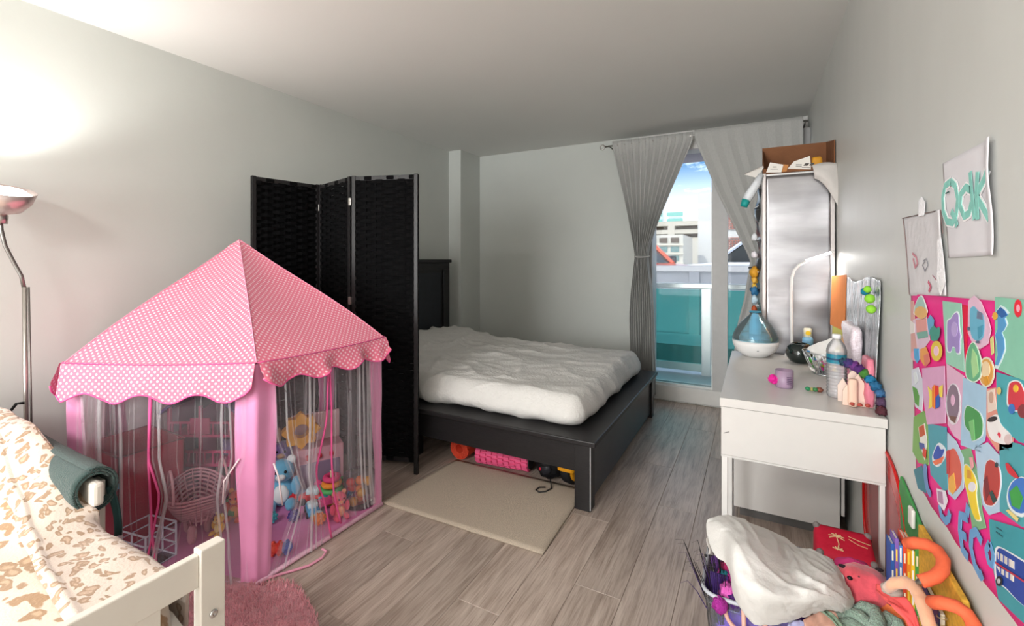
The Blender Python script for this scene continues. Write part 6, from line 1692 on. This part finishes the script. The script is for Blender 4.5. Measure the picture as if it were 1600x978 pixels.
pstroke([(-.02, -.045), (-.012, -.02), (-.016, .01)], .0016)
for a in range(7):
    t = R(-20 + a * 37); pstroke([(-.016, .01), (-.016 + .012 * math.cos(t), .01 + .010 * math.sin(t)), (-.016 + .024 * math.cos(t), .01 + .016 * math.sin(t) - .004)], .0014)
for a in range(5):
    t = R(-10 + a * 42); pstroke([(-.018, -.042), (-.018 + .016 * math.cos(t), -.042 + .010 * math.sin(t))], .0016)
pstroke([(.02, .01), (.045, -.005), (.07, -.01)], .001); pstroke([(.02, .022), (.05, .012), (.08, .005)], .001)
# coral plush lying on the bin
g = thing('coral_plush', 'coral and pink plush fish toy with black eye right of the white cloth', 'soft toy', (.27, 1.56, .38)); cp = mat('tie_dye_coral_plush', lin('db5360'), .9, var=.28, vscale=14, bump=.4, sheen=.5)
c0 = on_z(1347, 914, .39)
MB().blob(c0, (.066, .058, .050), .12, 2.2, 30).build('body', cp, g, smooth=True)
MB().blob(c0 + Vector((-.012, .035, .022)), (.046, .026, .024), .2, 3, 20).build('back_fin', C('b92f6a', .9, bump=.4), g, smooth=True)
MB().blob(c0 + Vector((.05, .012, .012)), (.018, .022, .016), .2, 3, 14).build('side_fin', C('f0a5a8', .9), g, smooth=True)
MB().blob(on_z(1328, 903, .437), (.0065, .0055, .005), 0, 1, 12).build('eye', C('0f0f12', .15), g, smooth=True)
MB().blob(on_z(1342, 901, .442), (.0025, .003, .002), 0, 1, 8).build('stitch', C('5a1f2a', .5), g, smooth=True)
for p_ in ((1316, 884), (1374, 890)): MB().blob(on_z(*p_, .43), (.010, .006, .004), 0, 1, 10).build('dark_fin_edge', C('2a1d24', .8), g, smooth=True)
o = MB().blob(on_z(1337, 951, .335), .014, .05, 3, 14).build('red_pompom', C('e0203f', .8, bump=.5), smooth=True); tag(o, 'small bright red pompom just under the white cloth edge', 'pompom')
# coral cloth strap, orange flap and green knitted cloth
def strip(name, label, A1, B1, m, cat='cloth', wob=.004, seed=0, th=.004):
    a_ = [on_z(*p) for p in A1]; b_ = [on_z(*p) for p in B1]; n_ = len(a_) - 1
    def f(u, v):
        q = u * n_; i = min(n_ - 1, int(q)); t = q - i
        p = a_[i].lerp(a_[i + 1], t).lerp(b_[i].lerp(b_[i + 1], t), v); p.z += wob * nz(u * 6 + seed, v * 4, seed) + wob * .6 * math.sin(v * 7 + u * 3); return p
    o_ = MB().grid(36, 16, f).build(name, m, smooth=True, solid=th); tag(o_, label, cat)
strip('coral_cloth', 'coral red folded cloth strip spilling from the corner of the bin', ((1370, 914, .45), (1390, 920, .47), (1412, 932, .475), (1428, 950, .47), (1438, 985, .45)), ((1370, 924, .44), (1382, 938, .45), (1396, 952, .455), (1416, 970, .45), (1430, 1000, .43)), C('f0605f', .85, var=.08), seed=2)
strip('orange_flap', 'burnt orange cloth flap below the coral strip', ((1352, 948, .37), (1374, 938, .38), (1392, 948, .38), (1412, 962, .375), (1434, 990, .36)), ((1352, 956, .355), (1376, 958, .36), (1392, 970, .355), (1408, 984, .35), (1420, 1010, .34)), C('d9703f', .85, var=.12), seed=5)
strip('pink_blanket_edge', 'pale peach striped cloth edge under the white cloth hem', ((1255, 968, .345), (1275, 958, .35), (1296, 954, .352), (1316, 960, .35)), ((1262, 1000, .32), (1284, 990, .32), (1306, 985, .32), (1322, 986, .32)), C('d8a692', .85, var=.2, vscale=30), seed=7)
strip('blue_white_cloth', 'lilac and white cloth edge at the very bottom beside the galaxy fabric', ((1232, 974, .335), (1250, 970, .335), (1268, 976, .33)), ((1226, 1004, .31), (1250, 1004, .31), (1276, 1004, .31)), C('b7b9e0', .8, var=.15), seed=8)
strip('green_piping', 'grey-green piped hem crossing the peach cloth', ((1282, 956, .362), (1296, 966, .362), (1308, 980, .36), (1316, 1000, .35)), ((1288, 952, .364), (1303, 962, .364), (1315, 976, .362), (1324, 998, .352)), C('7f9580', .85), seed=9)
kn = mat('sage_knit', lin('8ca594'), .95, var=.18, vscale=40, bump=1.2, bscale=200, sheen=.4)
g = thing('knitted_scarf', 'sage green knitted scarf bunched at the front of the bin', 'scarf', (.25, 1.44, .33))
for q, pp_ in enumerate((((1308, 962, .345), (1325, 958, .355), (1345, 966, .36), (1362, 982, .355), (1370, 1004, .34)), ((1336, 956, .36), (1350, 950, .37), (1366, 956, .375), (1372, 970, .37), (1366, 984, .365)), ((1372, 972, .36), (1388, 966, .365), (1400, 974, .365), (1408, 992, .35)), ((1310, 978, .34), (1330, 976, .345), (1352, 992, .345)))):
    MB().tube([on_z(*p) for p in pp_], [.012, .017, .018, .017, .014][:len(pp_)], 14).build('knit_fold', kn, g, smooth=True)
g = thing('under_heap_box', 'open cardboard tray under the heaped soft things by the bin', 'box', (.25, 1.47, 0))
mb = MB(); X0_, X1_, Y0_, Y1_ = .175, .32, 1.26, 1.43
for a in ((X0_, X1_, Y0_, Y0_ + .006), (X0_, X1_, Y1_ - .006, Y1_), (X0_, X0_ + .006, Y0_, Y1_), (X1_ - .006, X1_, Y0_, Y1_)): MB().box(*a, 0, .29).build('tray_side', kr, g)
MB().box(X0_, X1_, Y0_, Y1_, 0, .006).build('tray_bottom', kr2, g)
